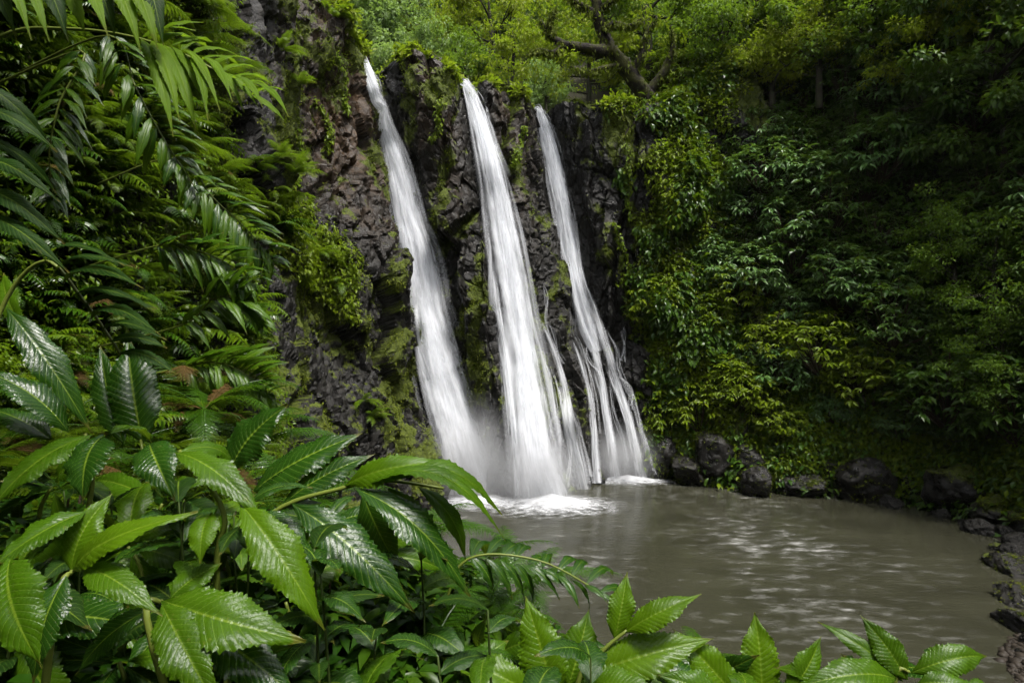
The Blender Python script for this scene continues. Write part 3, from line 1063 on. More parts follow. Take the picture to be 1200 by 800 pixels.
# ------------------------------------------------------------------ boulders
def boulder_mesh(seed, cuts=9, rough=0.085, mossy=0.4):
    rng = np.random.default_rng(seed)
    n, mlt = 34, 60
    a = np.linspace(0.02, math.pi - 0.02, n)[:, None]
    b = np.linspace(0, 2 * math.pi, mlt, endpoint=False)[None]
    d = np.stack([np.sin(a) * np.cos(b), np.sin(a) * np.sin(b), np.cos(a) + 0 * b], -1).reshape(-1, 3)
    r = np.ones(len(d))
    p = d * (1 + 0.22 * fbm(d * 0.9 + seed, 3))[:, None]
    for k in range(cuts):
        nn = unit(rng.normal(size=3) + np.array((0, 0, 0.25)))
        h = rng.uniform(0.55, 0.85)
        e = np.maximum(0, p @ nn - h)
        p = p - e[:, None] * nn * 0.93
    bb, gg = blocks(p * 2.2 + seed, 3, 0.7)
    p = p + d * (rough * 0.7 * bb + rough * fbm(p * 3.5 + seed, 4) - 0.06 * (1 - sstep(0, 0.1, gg)))[:, None]
    idx = np.arange(n * mlt).reshape(n, mlt)
    nx = np.roll(idx, -1, 1)
    f = np.stack([idx[:-1], idx[1:], nx[1:], nx[:-1]], -1).reshape(-1, 4)
    caps = np.vstack([np.stack([np.full(mlt, len(p)), idx[0], nx[0]], 1), np.stack([np.full(mlt, len(p) + 1), nx[-1], idx[-1]], 1)])
    p = np.vstack([p, p[:mlt].mean(0), p[-mlt:].mean(0)])
    up = np.concatenate([sstep(-0.1, 0.7, d[:, 2]), [1, 0]])
    ms = np.clip(sstep(0.1, 0.7, mossy * up + 0.5 * fbm(p * 1.4 + seed * 2, 4) + 0.4 * (mossy - 0.3)), 0, 1)
    global last_b
    last_b = (p, unit(d), ms)
    return mesh('boulder', p, [f, caps], M['boulder'], smooth=True, attrs={'moss': ms, 'brown': np.zeros(len(p))})


BM, BMOSS = [], []
M['mosstuft2'] = M['mosstuft']
for k in range(9):
    BM.append(boulder_mesh(40 + k, cuts=7 + k % 4, mossy=(0.05, 0.25, 0.42)[k % 3]))
    p_, d_, ms_ = last_b
    rg = np.random.default_rng(k)
    w_ = ms_[:len(d_)] ** 2 + 0.004
    ii = rg.choice(len(d_), 260, p=w_ / w_.sum())
    n_ = 260 * 4
    o_ = np.repeat(p_[ii], 4, 0) + rg.normal(size=(n_, 3)) * 0.03
    l_ = 0.075 * rg.uniform(0.5, 1.5, n_)
    v_, _, t_ = leaves('tiny', o_, np.repeat(d_[ii], 4, 0) + rnd_dirs(n_, rg), np.tile((0.0, 0, 1), (n_, 1)) + rg.normal(size=(n_, 3)) * .3, l_, l_ * 0.5)
    BMOSS.append(mesh('moss', v_, t_, M['mosstuft'], smooth=False))
br = np.random.default_rng(8)


def boulder(px, py, Y, r, k, label, group=None, sc=(1, 1, 0.8), rz=None):
    q = P(px, py, Y)
    o = obj('boulder', BM[k % 9], loc=tuple(q))
    o.scale = (r * sc[0] * .92, r * sc[1] * .92, r * sc[2] * .92)
    o.location.z -= 0.15 * r
    obj('moss', BMOSS[k % 9], o, kind='stuff')
    o.rotation_euler = (br.uniform(-.25, .25), br.uniform(-.25, .25), br.uniform(0, 6.28) if rz is None else rz)
    tag(o, label, 'boulder', group)
    return o


boulder(888, 560, 26.2, 1.0, 0, 'wet black boulder with a pale wet face at the water edge', sc=(1.05, .9, .85))
boulder(1020, 560, 25.3, 1.5, 3, 'big dark boulder with a flat shiny wet top', sc=(1.05, 1, .82))
boulder(1125, 560, 23.6, 1.75, 5, 'largest rounded mossy boulder on the right shore', sc=(1.15, 1, .8))
boulder(835, 530, 28.0, 1.35, 1, 'tall wet black rock leaning on the slope right of the falls', sc=(1, 1, 1.0))
boulder(805, 546, 28.2, 1.15, 0, 'broad wet rock beside the foot of the right waterfall', sc=(1.1, .9, .9))
boulder(778, 530, 29.2, 1.1, 3, 'dark rock pressed against the cliff beside the right waterfall', sc=(.9, .9, 1.1))
boulder(868, 535, 27.6, 1.2, 6, 'black angular rock behind the pale faced boulder', sc=(1.1, 1, .8))
boulder(935, 560, 26.4, 1.2, 4, 'low mossy rock between the pale faced and flat topped boulders', sc=(1.3, .9, .6))
boulder(965, 545, 26.8, 1.1, 1, 'dark mossy rock behind the flat topped boulder', sc=(1.2, 1, .7))
boulder(1075, 560, 25.0, 0.9, 2, 'small mossy rock wedged between the two biggest boulders', sc=(1, 1, .8))
boulder(1175, 590, 21.8, 1.3, 8, 'mossy rock at the right end of the far shore', sc=(1.3, 1, .7))
boulder(1150, 570, 23.0, 1.2, 2, 'mossy rock under the leaves behind the largest boulder', sc=(1.3, 1, .8))
boulder(1190, 668, 17.4, 0.85, 0, 'shiny dark rock on the right shore, farther of the pair', sc=(1.1, 1, .75))
boulder(1192, 700, 15.4, 0.65, 3, 'grey wet rock on the right shore, nearer of the pair', sc=(1.1, 1, .75))
boulder(1215, 735, 13.8, 0.8, 4, 'low wet rock at the edge of the gravel bank', sc=(1.3, 1, .6))
boulder(1230, 620, 20.0, 1.3, 5, 'mossy rock cut off by the right edge of the view', sc=(1.2, 1, .8))
for k in range(34):
    i = br.integers(0, 5)
    t = br.random()
    a_, b_ = np.array(((8.6, 29.2), (11.4, 27.5), (15.6, 25.8), (17.8, 23.4), (17.4, 20.6))[i]), np.array(((11.4, 27.5), (15.6, 25.8), (17.8, 23.4), (17.4, 20.6), (16.0, 17.6))[i])
    q = a_ + (b_ - a_) * t + br.normal(size=2) * 0.4
    r = br.uniform(0.16, 0.5)
    o = obj('boulder', BM[br.integers(0, 9)], loc=(q[0], q[1], r * 0.25))
    o.scale = (r * br.uniform(.9, 1.4), r, r * br.uniform(.6, .9))
    o.rotation_euler = (0, 0, br.uniform(0, 6.28))
    tag(o, place_label('small dark stone at the waterline', (q[0], q[1], 0.1)), 'stone', 'small stones along the far shore')

for (x_, y_, r_, k) in ((10.6, 12.6, .16, 0), (11.0, 13.2, .22, 3), (10.2, 12.0, .12, 1), (11.6, 13.9, .25, 4), (10.9, 12.2, .1, 2), (11.3, 12.7, .14, 6), (12.2, 14.4, .3, 5), (10.4, 12.9, .09, 7), (11.9, 13.3, .18, 8), (11.5, 14.3, .15, 0)):
    o = obj('boulder', BM[k], loc=(x_ + 0.9, y_ - 0.2, float(ground_z(np.array([x_ + 0.9]), np.array([y_ - 0.2]))[0]) + r_ * .3))
    o.scale = (r_ * 1.2, r_, r_ * .75)
    o.rotation_euler = (0.1, 0.2, x_ * 7)
    tag(o, place_label('loose stone on the gravel', (x_, y_, .1)), 'stone', 'loose stones on the gravel bank')

# gravel on the near right bank
gn = 30000
gxy = np.stack([br.uniform(8.2, 15, gn), br.uniform(9.0, 16.5, gn)], 1)
sdv = pool_sd(gxy[:, 0], gxy[:, 1])
gxy = gxy[(sdv > -0.12) & (sdv < 3)]
gz = ground_z(gxy[:, 0], gxy[:, 1])
bpy.ops.mesh.primitive_ico_sphere_add(subdivisions=1, radius=1.0)
ico = bpy.context.object
icov = np.array([v.co[:] for v in ico.data.vertices])
icof = np.array([p.vertices[:] for p in ico.data.polygons])
bpy.data.objects.remove(ico)
gxy = gxy[(gxy[:, 0] < 14.2) & (gxy[:, 1] > 11)][:6500]
gz = ground_z(gxy[:, 0], gxy[:, 1])
gs = br.gamma(1.2, 0.022, len(gxy)) + 0.018
gv = icov[None] * (gs[:, None] * br.uniform(0.6, 1.3, (len(gxy), 3)) * np.array((1, 1, .65)))[:, None, :]
gv = gv + (gs[:, None] * 0.25 * fbm((icov[None] * 0.9 + np.arange(len(gxy))[:, None, None] * 1.7), 2))[..., None] * icov[None]
gv = gv + np.concatenate([gxy, gz[:, None] + 0.01], 1)[:, None]
gf = icof[None] + (np.arange(len(gxy)) * len(icov))[:, None, None]
M['pebble'] = mat_leaf('pebbles', [(0.012, 0.009, 0.006), (0.032, 0.025, 0.018), (0.018, 0.014, 0.010), (0.065, 0.054, 0.043)], 0.6, 0.0, 0.3)
tag(obj('gravel', mesh('gravel', gv, gf.reshape(-1, 3), M['pebble'], smooth=True), kind='stuff'), 'brown wet gravel on the near right bank', 'gravel')

# ------------------------------------------------------------------ moss and creeping leaves on the rock
def scatter_leaves(pts, nrm, per, spread, ln, rng, kind='tiny', hang=0.35):
    n = len(pts) * per
    o = np.repeat(pts, per, 0) + rng.normal(size=(n, 3)) * spread
    nn = np.repeat(nrm, per, 0)
    d = nn * 0.8 + rnd_dirs(n, rng) * 0.8 + np.array((0, 0, -hang))
    up = nn * 0.5 + np.array((0, 0, 0.8)) + rng.normal(size=(n, 3)) * 0.25
    L_ = ln * rng.uniform(0.6, 1.5, n)
    return leaves(kind, o, d, up, L_, L_ * rng.uniform(0.4, 0.6, n))


vr = np.random.default_rng(21)
vis = (cpx > -60) & (cpx < 860) & (cpy > -60) & (cpy < 640) & (vrow > 0.1) & (CP[:, 1] > 5) & (CP[:, 1] < 33)


def pick(mask_w, n):
    w = mask_w / mask_w.sum()
    return vr.choice(len(w), n, p=w)


# weight by cell area so that moss is even over the rock
area = np.linalg.norm(np.cross(np.gradient(CG, axis=1), np.gradient(CG, axis=0)).reshape(-1, 3), axis=1)
i = pick(np.where(vis, (moss ** 2) * area, 0), 22000)
v, q, t = scatter_leaves(CP[i], cn[i], 5, 0.07, 0.085, vr)
tag(obj('moss', mesh('moss', v, t, M['mosstuft'], smooth=False), kind='stuff'), 'yellow green moss and tiny plants growing on the wet rock face', 'moss')
# creeping leafy growth right of the third fall
reg = np.where(vis & (uu > 15.2) & (cpx > 722 + 0.07 * cpy + 70 * (fbm(CP * 0.3, 2))), 1.0, 0) * area * sstep(-0.15, 0.2, mn + 0.25 * sstep(740, 790, cpx))
i = pick(reg, 5200)
v, q, t = scatter_leaves(CP[i], cn[i], 6, 0.16, 0.24, vr, 'diamond', 0.6)
tag(obj('creeper', mesh('creeper', v, t, M['shrub_lime'], smooth=False), kind='stuff'), 'yellow green leafy creeper covering the rock right of the right waterfall', 'creeper')
i = pick(reg * sstep(-0.1, 0.3, fbm(CP * 0.5 + 40, 3)), 2600)
v, q, t = scatter_leaves(CP[i] + cn[i] * 0.1, cn[i], 6, 0.2, 0.34, vr, 'long', 0.9)
tag(obj('creeper', mesh('creeper', v, t, M['shrub_dark'], smooth=False), kind='stuff'), 'larger dark green hanging leaves among the creeper right of the right waterfall', 'creeper')
# grass and fern fringe along the lip
reg = np.where(vis & (vrow > 0.985) & (vrow < 1.3) & (uu > 5.4) & ~((uu > 14.5) & (cpx < 700)), 1.0, 0) * area * sstep(-0.1, 0.25, mn) * (1 - worn)
i = pick(reg, 700)
v, q, t = scatter_leaves(CP[i], cn[i], 7, 0.10, 0.26, vr, 'diamond', 0.2)
tag(obj('ground_cover', mesh('ground_cover', v, t, M['crown_lime'], smooth=False), kind='stuff'), 'yellow green grass and small ferns fringing the lip of the falls', 'ground cover')
# hanging vines and roots on the rock
for k, (px, py, n_) in enumerate(((742, 170, 7), (760, 205, 8), (778, 240, 8), (725, 260, 6), (752, 300, 7), (790, 330, 7), (770, 385, 6), (395, 60, 6), (378, 120, 5), (350, 150, 6), (520, 120, 4), (610, 150, 4), (805, 190, 8))):
    pts = []
    x_ = px
    for m_ in range(n_):
        x_ += vr.normal() * 5
        h = hit(x_, py + 15 * m_)
        if h is not None:
            pts.append(h[0] + np.array((0, -0.16, 0)) + vr.normal(size=3) * 0.05)
    if len(pts) < 4:
        continue
    pts = np.array(pts)
    vt = thing('hanging_vine', place_label('thin hanging vine', pts[len(pts) // 2]), 'vine', tuple(pts[0]))
    obj('stem', mesh('stem', *join([tube(pts - pts[0], np.linspace(0.035, 0.012, len(pts)), 5, 4)])[:2], M['stem_dark']), vt)
    cv = crom(pts - pts[0], np.linspace(0, len(pts) - 1.01, 60))
    v, q, t = scatter_leaves(cv, np.tile((0.0, -1, 0), (60, 1)), 3, 0.08, 0.2, vr, 'diamond', 0.9)
    obj('leaves', mesh('leaves', v, t, M['shrub_lime'], smooth=False), vt, kind='stuff')

# low creeper over the lower hillside, above the boulders
hpx, hpy = PIX(HP)
harea = np.linalg.norm(np.cross(np.gradient(HG, axis=1), np.gradient(HG, axis=0)).reshape(-1, 3), axis=1)
hvis = (hpx > 680) & (hpx < 1330) & (hpy > -120) & (hpy < 640)
i = vr.choice(len(HP), 9000, p=(np.where(hvis & (HP[:, 2] < 6.5) & (HP[:, 2] > 0.6), 1.0, 0) * harea) / (np.where(hvis & (HP[:, 2] < 6.5) & (HP[:, 2] > 0.6), 1.0, 0) * harea).sum())
v, q, t = scatter_leaves(HP[i] + hn[i] * vr.uniform(0, 0.35, (len(i), 1)), hn[i], 6, 0.18, 0.20, vr, 'diamond', 0.6)
tag(obj('ground_cover', mesh('ground_cover', v, t, M['shrub_lime'], smooth=False), kind='stuff'), 'bright low ground cover on the slope above the boulders', 'ground cover')
i = vr.choice(len(HP), 14000, p=(np.where(hvis, 1.0, 0) * harea) / (np.where(hvis, 1.0, 0) * harea).sum())
v, q, t = scatter_leaves(HP[i] + hn[i] * vr.uniform(0, 0.5, (len(i), 1)), hn[i], 6, 0.25, 0.28, vr, 'diamond', 0.7)
tag(obj('undergrowth', mesh('undergrowth', v, t, M['shrub_dark'], smooth=False), kind='stuff'), 'dark undergrowth carpeting the shaded right slope', 'undergrowth')


w_ = np.where(hvis & (hpx < 940), 1.0, 0) * harea * (1 - sstep(770, 935, hpx + 90 * fbm(HP * 0.25, 3))) * sstep(-0.25, 0.15, fbm(HP * 0.5 + 9, 3))
i = vr.choice(len(HP), 4200, p=w_ / w_.sum())
v, q, t = scatter_leaves(HP[i] + hn[i] * vr.uniform(0, 0.6, (len(i), 1)), hn[i], 6, 0.22, 0.26, vr, 'diamond', 0.7)
tag(obj('creeper', mesh('creeper', v, t, M['shrub_lime'], smooth=False), kind='stuff'), 'yellow green creeper thinning out into the dark thicket of the right slope', 'creeper')


# ------------------------------------------------------------------ shrubs of drooping leaf sprays
def spray_shrub(seed, radius=1.6, nspray=90, nleaf=8, llen=0.36, flat=0.75, kind='long', lw=0.36):
    rng = np.random.default_rng(seed)
    d = rnd_dirs(nspray * 2, rng)
    d = d[(d[:, 2] > -0.35)][:nspray]
    rr = radius * rng.uniform(0.45, 1.0, len(d)) ** 0.6 * (1 + 0.35 * fbm(d * 1.4 + seed, 2))
    c = d * rr[:, None] * np.array((1, 1, flat)) + np.array((0, 0, radius * 0.55))
    n = len(c) * nleaf
    cc_ = np.repeat(c, nleaf, 0)
    dd = np.repeat(d, nleaf, 0)
    az = np.tile(np.linspace(0, 2 * np.pi, nleaf, endpoint=False), len(c)) + np.repeat(rng.uniform(0, 6.28, len(c)), nleaf)
    h = np.stack([np.cos(az), np.sin(az), np.zeros(n)], -1)
    tl = np.repeat(rng.normal(size=(len(c), 3)) * 0.35, nleaf, 0)
    h = h + tl * (h * tl).sum(-1, keepdims=True) * 2
    dirs = h * 1.0 + dd * 0.55 + np.array((0, 0, -0.42)) + tl * 0.6 + rng.normal(size=(n, 3)) * 0.2
    up = dd * 0.5 + np.array((0, 0, 1.0)) + rng.normal(size=(n, 3)) * 0.15
    L_ = llen * rng.uniform(0.65, 1.25, n)
    org = cc_ + unit(dirs) * llen * 0.15 + rng.normal(size=(n, 3)) * llen * 0.12
    fol = leaves(kind, org, dirs, up, L_, L_ * lw)
    st = []
    for k in range(0, len(c), 4):
        st.append(tube([(0, 0, -0.3), c[k] * 0.5 + np.array((0, 0, -0.1)) * radius, c[k]], [0.035 * radius, 0.02 * radius, 0.008 * radius], 5, 3))
    return fol, join(st)


def shrub_meshes(name, mat, seeds, **kw):
    out = []
    for s in seeds:
        (v, q, t), (sv, sf) = spray_shrub(s, **kw)
        out.append((mesh('foliage', v, t, mat, smooth=(name == 'under')), mesh('stem', sv, sf, M['stem_dark'])))
    return out


SH = {
    'pale': shrub_meshes('pale', M['shrub_pale'], (1, 2, 3), nspray=125, nleaf=8, llen=0.38, lw=0.34, flat=1.05),
    'dark': shrub_meshes('dark', M['shrub_dark'], (4, 5, 6), nspray=150, nleaf=7, llen=0.30, lw=0.40, flat=1.1),
    'lime': shrub_meshes('lime', M['shrub_lime'], (7, 8), nspray=140, nleaf=8, llen=0.32, lw=0.36, flat=1.05),
    'round': shrub_meshes('round', M['crown'], (9, 10), nspray=190, nleaf=6, llen=0.24, lw=0.55, kind='diamond'),
}


def shrub(kind, loc, scale, label, group=None, k=None, name='shrub'):
    k = vr.integers(0, len(SH[kind])) if k is None else k
    t = thing(name, label, 'shrub', tuple(loc), vr.uniform(0, 6.28), group, scale)
    f, s = SH[kind][k]
    obj('foliage', f, t, kind='stuff')
    obj('stem', s, t)
    return t


def on_hill(px, py, off=0.4):
    h = hit(px, py, bv_h)
    return None if h is None else h[0] + np.array(h[1]) * 0 + unit(np.array((0, 0, 0)) + (np.array(CAM) - h[0])) * off


bv_h = BVHTree.FromPolygons([tuple(v) for v in HP], [tuple(f) for f in grid_faces(hv, hu).tolist()])
hero_shrubs = [
    ('pale', 895, 215, 1.15, 'pale blue green shrub of drooping leaves halfway up the right slope'),
    ('pale', 862, 250, 0.9, 'smaller pale shrub hanging just left of the big pale drooping shrub'),
    ('pale', 925, 275, 1.0, 'pale drooping shrub just below the big pale shrub'),
    ('pale', 1030, 200, 1.25, 'wide tiered shrub with pale sprays at the centre of the dark hollow'),
    ('pale', 1075, 165, 0.8, 'small pale spray reaching out above the wide tiered shrub'),
    ('pale', 880, 330, 1.0, 'green drooping shrub below the pale shrubs beside the creeper'),
    ('lime', 960, 420, 1.15, 'bright yellow green drooping shrub low on the right slope'),
    ('lime', 900, 410, 1.0, 'lime shrub left of the brightest drooping shrub low on the slope'),
    ('lime', 1000, 445, 0.8, 'lime shrub with long hanging leaves above the flat topped boulder'),
    ('lime', 860, 460, 0.9, 'yellow green shrub hanging above the rocks right of the falls'),
    ('dark', 985, 345, 1.2, 'dark glossy shrub between the pale shrubs and the lime shrubs'),
    ('dark', 1045, 390, 1.1, 'dark shrub left of the sprawling tree at the right edge'),
    ('dark', 1110, 480, 1.3, 'very dark shrub in the shade above the largest boulder'),
    ('pale', 830, 300, 0.8, 'drooping shrub at the left edge of the thicket beside the creeper'),
    ('lime', 790, 240, 0.85, 'lime shrub at the top of the creeper beside the right waterfall'),
    ('lime', 790, 180, 0.7, 'lime shrub under the mossy twisted tree'),
    ('lime', 830, 375, 0.8, 'lime shrub on the creeper slope above the leaning wet rock'),
]
for kind, x_, y_, s_, lab in hero_shrubs:
    p = on_hill(x_, y_, 0.9)
    if p is not None:
        shrub(kind, p - np.array((0, 0, 0.5)), s_, lab)
# the rest of the thicket, row by row
cells = []
for _ in range(6000):
    c_ = (vr.uniform(735, 1260), vr.uniform(-70, 505))
    hollow = ((c_[0] - 1110) / 130) ** 2 + ((c_[1] - 215) / 80) ** 2 < 1 or ((c_[0] - 930) / 50) ** 2 + ((c_[1] - 130) / 36) ** 2 < 1
    if len(cells) < 125 and all((c_[0] - a) ** 2 + (c_[1] - b) ** 2 > (60 if hollow else 36) ** 2 for a, b in cells):
        cells.append(c_)
for x_, y_ in cells:
    p = on_hill(x_, y_, 0.3)
    if p is None or p[2] < 2.6:
        continue
    low = y_ > 330
    if x_ < 830:
        kind, lab, grp = 'lime', 'yellow green shrub', 'lime shrubs beside the creeper'
    elif low and x_ < 1060:
        kind, lab, grp = vr.choice(['lime', 'pale']), 'mid green shrub', 'shrubs above the boulders'
    elif y_ < 90:
        kind, lab, grp = vr.choice(['round', 'dark']), 'small leaved shrub', 'shrubs under the slope trees'
    else:
        kind, lab, grp = vr.choice(['dark', 'dark', 'dark', 'pale']), 'shrub in the thicket', 'shrubs of the shaded thicket'
    shrub(str(kind), p - np.array((0, 0, 0.4)), vr.uniform(0.55, 1.3), place_label(lab, p), grp)


# ------------------------------------------------------------------ trees
def crown_leaves(centres, rads, per, llen, rng, kind='diamond', lw=0.5, droop=0.35):
    n = len(centres) * per
    c = np.repeat(centres, per, 0)
    r = np.repeat(rads, per)
    d = rnd_dirs(n, rng)
    o = c + d * (r * rng.uniform(0.3, 1.0, n) ** 0.5)[:, None] * np.array((1, 1, 0.55))
    dirs = d * 0.7 + rnd_dirs(n, rng) * 0.5 + np.array((0, 0, -droop))
    up = np.array((0, 0, 1.0)) + d * 0.5 + rng.normal(size=(n, 3)) * 0.25
    L_ = llen * rng.uniform(0.6, 1.3, n)
    return leaves(kind, o, dirs, up, L_, L_ * lw)


def tree_parts(seed, height=8.0, spread=3.2, nlimb=7, clumps=60, per=70, llen=0.26, base_r=0.22, lean=0.4, kind='diamond', crown_base=0.35):
    rng = np.random.default_rng(seed)
    lx, ly = rng.normal(size=2) * lean
    trunk_pts = np.array([(0, 0, -0.6), (lx * .2, ly * .2, height * .25), (lx * .6, ly * .4, height * .55), (lx, ly, height * .85)])
    st = [tube(trunk_pts, [base_r * 1.25, base_r, base_r * .7, base_r * .3], 9, 5, 0.25)]
    tips = []
    for k in range(nlimb):
        f = rng.uniform(crown_base, 0.8)
        p0 = crom(trunk_pts, np.array([f * 3]))[0]
        a = k * 2.4 + rng.uniform(-.5, .5)
        ln = spread * rng.uniform(0.6, 1.0) * (1.15 - 0.5 * f)
        e = p0 + np.array((math.cos(a) * ln, math.sin(a) * ln, ln * rng.uniform(.15, .6)))
        m = (p0 + e) / 2 + rng.normal(size=3) * ln * 0.12
        st.append(tube([p0, m, e], [base_r * .45, base_r * .28, base_r * .1], 6, 4, 0.2))
        for j in range(3):
            e2 = e + rng.normal(size=3) * np.array((1, 1, .6)) * ln * 0.35
            st.append(tube([m + (e - m) * 0.3 * j, (m + e2) / 2 + rng.normal(size=3) * .1, e2], [base_r * .2, base_r * .12, base_r * .05], 5, 3))
            tips += [e2, (m + e2) / 2]
        tips.append(e)
    tips = np.array(tips)
    c = tips[rng.integers(0, len(tips), clumps)] + rng.normal(size=(clumps, 3)) * spread * 0.13
    c[: clumps // 5] = trunk_pts[-1] + rng.normal(size=(clumps // 5, 3)) * spread * 0.3
    fol = crown_leaves(c, spread * rng.uniform(0.12, 0.3, clumps), per, llen, rng, kind)
    return fol, join(st)


def tree_meshes(mat, seeds, bark='bark2', **kw):
    out = []
    for s in seeds:
        (v, q, t), (sv, sf) = tree_parts(s, **kw)
        out.append((mesh('crown', v, t, mat, smooth=False), mesh('trunk', sv, sf, M[bark])))
    return out


TR = {
    'lime': tree_meshes(M['crown_lime'], (61, 62), clumps=70, per=60, llen=0.30),
    'mid': tree_meshes(M['crown'], (63, 64, 65), clumps=85, per=65, llen=0.28),
    'blue': tree_meshes(M['crown_hazed'], (66, 67), clumps=80, per=60, llen=0.34, spread=3.6),
    'dark': tree_meshes(M['shrub_dark'], (68, 69), clumps=95, per=60, llen=0.36, crown_base=0.1),
    'slope': tree_meshes(M['crown'], (71, 72, 73), clumps=110, per=60, llen=0.26, crown_base=0.05, nlimb=10),
    'slopelime': tree_meshes(M['crown_lime'], (74, 75), clumps=105, per=60, llen=0.27, crown_base=0.05, nlimb=10),
}


def tree(kind, loc, scale, label, group=None, k=None):
    k = vr.integers(0, len(TR[kind])) if k is None else k
    t = thing('tree', label, 'tree', tuple(loc), vr.uniform(0, 6.28), group, scale)
    c, b = TR[kind][k]
    obj('trunk', b, t)
    obj('crown', c, t, kind='stuff')
    return t


def up_tree(kind, px, Y, scale, label, group=None, dz=0.0):
    x_ = (px - 600) / FPX * Y
    z_ = float(plateau_z(np.array([x_]), np.array([Y]))[0])
    return tree(kind, (x_, Y, z_ - 0.3 + dz), scale, label, group)


hero_trees = [
    ('blue', 455, 40.0, 0.75, 'pale green rounded tree directly above the left waterfall'),
    ('blue', 500, 43.0, 0.8, 'pale feathery tree above the rock between the left and middle falls'),
    ('blue', 425, 44.0, 0.9, 'pale tree peeping over the brown rock buttress'),
    ('mid', 545, 40.0, 0.75, 'mid green bushy tree above the middle waterfall'),
    ('lime', 600, 40.0, 0.8, 'yellow green tree between the middle and right falls'),
    ('blue', 640, 37.0, 0.55, 'pale bush like tree right above the lip of the right waterfall'),
    ('lime', 690, 39.0, 0.85, 'lime tree behind the mossy twisted tree'),
    ('mid', 760, 40.0, 0.9, 'bushy green tree right behind the trunk of the twisted tree'),
    ('lime', 820, 37.0, 0.85, 'lime tree leaning over the slope right of the twisted tree'),
]
for kind, x_, Y_, s_, lab in hero_trees:
    up_tree(kind, x_, Y_, s_, lab)
for Y_, n_, s_ in ((47, 9, 1.0), (55, 9, 1.15), (64, 9, 1.3), (75, 9, 1.5)):
    for k in range(n_):
        x_ = 390 + (k + vr.uniform(-.35, .35)) * 62
        kind = str(vr.choice(['mid', 'mid', 'blue', 'dark', 'lime']))
        up_tree(kind, x_, Y_, s_ * vr.uniform(.8, 1.15), place_label('tree of the upland wood', P(x_, 120 - (Y_ - 45) * 4, Y_)), 'trees on the upland behind the falls')
# trees rooted on the right slope
slope_trees = [
    ('slopelime', 905, 90, 0.75, 'yellow green tree arching out at the top of the right slope'),
    ('slopelime', 960, 60, 0.7, 'lime tree right of the arching yellow green tree'),
    ('slope', 850, 60, 0.8, 'mid green tree at the top left of the right slope'),
    ('slope', 1010, 30, 0.85, 'mid green tree high above the dark hollow'),
    ('slopelime', 1090, 60, 0.6, 'pale twiggy yellow green tree high on the slope near the corner'),
    ('dark', 1180, 110, 0.85, 'dark tree with big glossy leaves hanging in from the upper right corner'),
    ('dark', 1160, 30, 0.95, 'dark tree filling the upper right corner above the glossy tree'),
    ('slope', 1165, 330, 0.6, 'sprawling green tree with small glossy leaves at the right edge'),
    ('slope', 1120, 300, 0.5, 'small sprawling tree left of the larger one at the right edge'),
    ('slope', 1175, 420, 0.45, 'little low tree whose twigs hang over the mossy boulders'),
    ('slope', 930, 10, 0.8, 'green tree crossing the top edge above the right slope'),
    ('dark', 1060, 0, 0.9, 'dark tree crossing the top edge right of the green one'),
]
for kind, x_, y_, s_, lab in slope_trees:
    p = on_hill(x_, y_, 2.0)
    if p is not None:
        tree(kind, p - np.array((0, 0, 3.6 * s_)), s_, lab)
for k in range(26):
    u_ = vr.uniform(0, 1)
    j = int(u_ * (hu - 1))
    p = H0.reshape(hv, hu, 3)[int(vr.uniform(0.76, 0.98) * hv), j]
    tree(str(vr.choice(['mid', 'dark', 'dark'])), p, vr.uniform(.9, 1.3), place_label('tall tree crowning the slope', p + np.array((0, 0, 4.0))), 'trees crowning the right slope')

# the mossy twisted tree above the right fall
rt = np.random.default_rng(77)
root = P(768, 142, 31.0)
ht_ = thing('tree', 'gnarled moss covered tree twisting up to the left above the right waterfall', 'tree', tuple(root))


def loc31(px, py, Y=31.0):
    return P(px, py, Y) - root


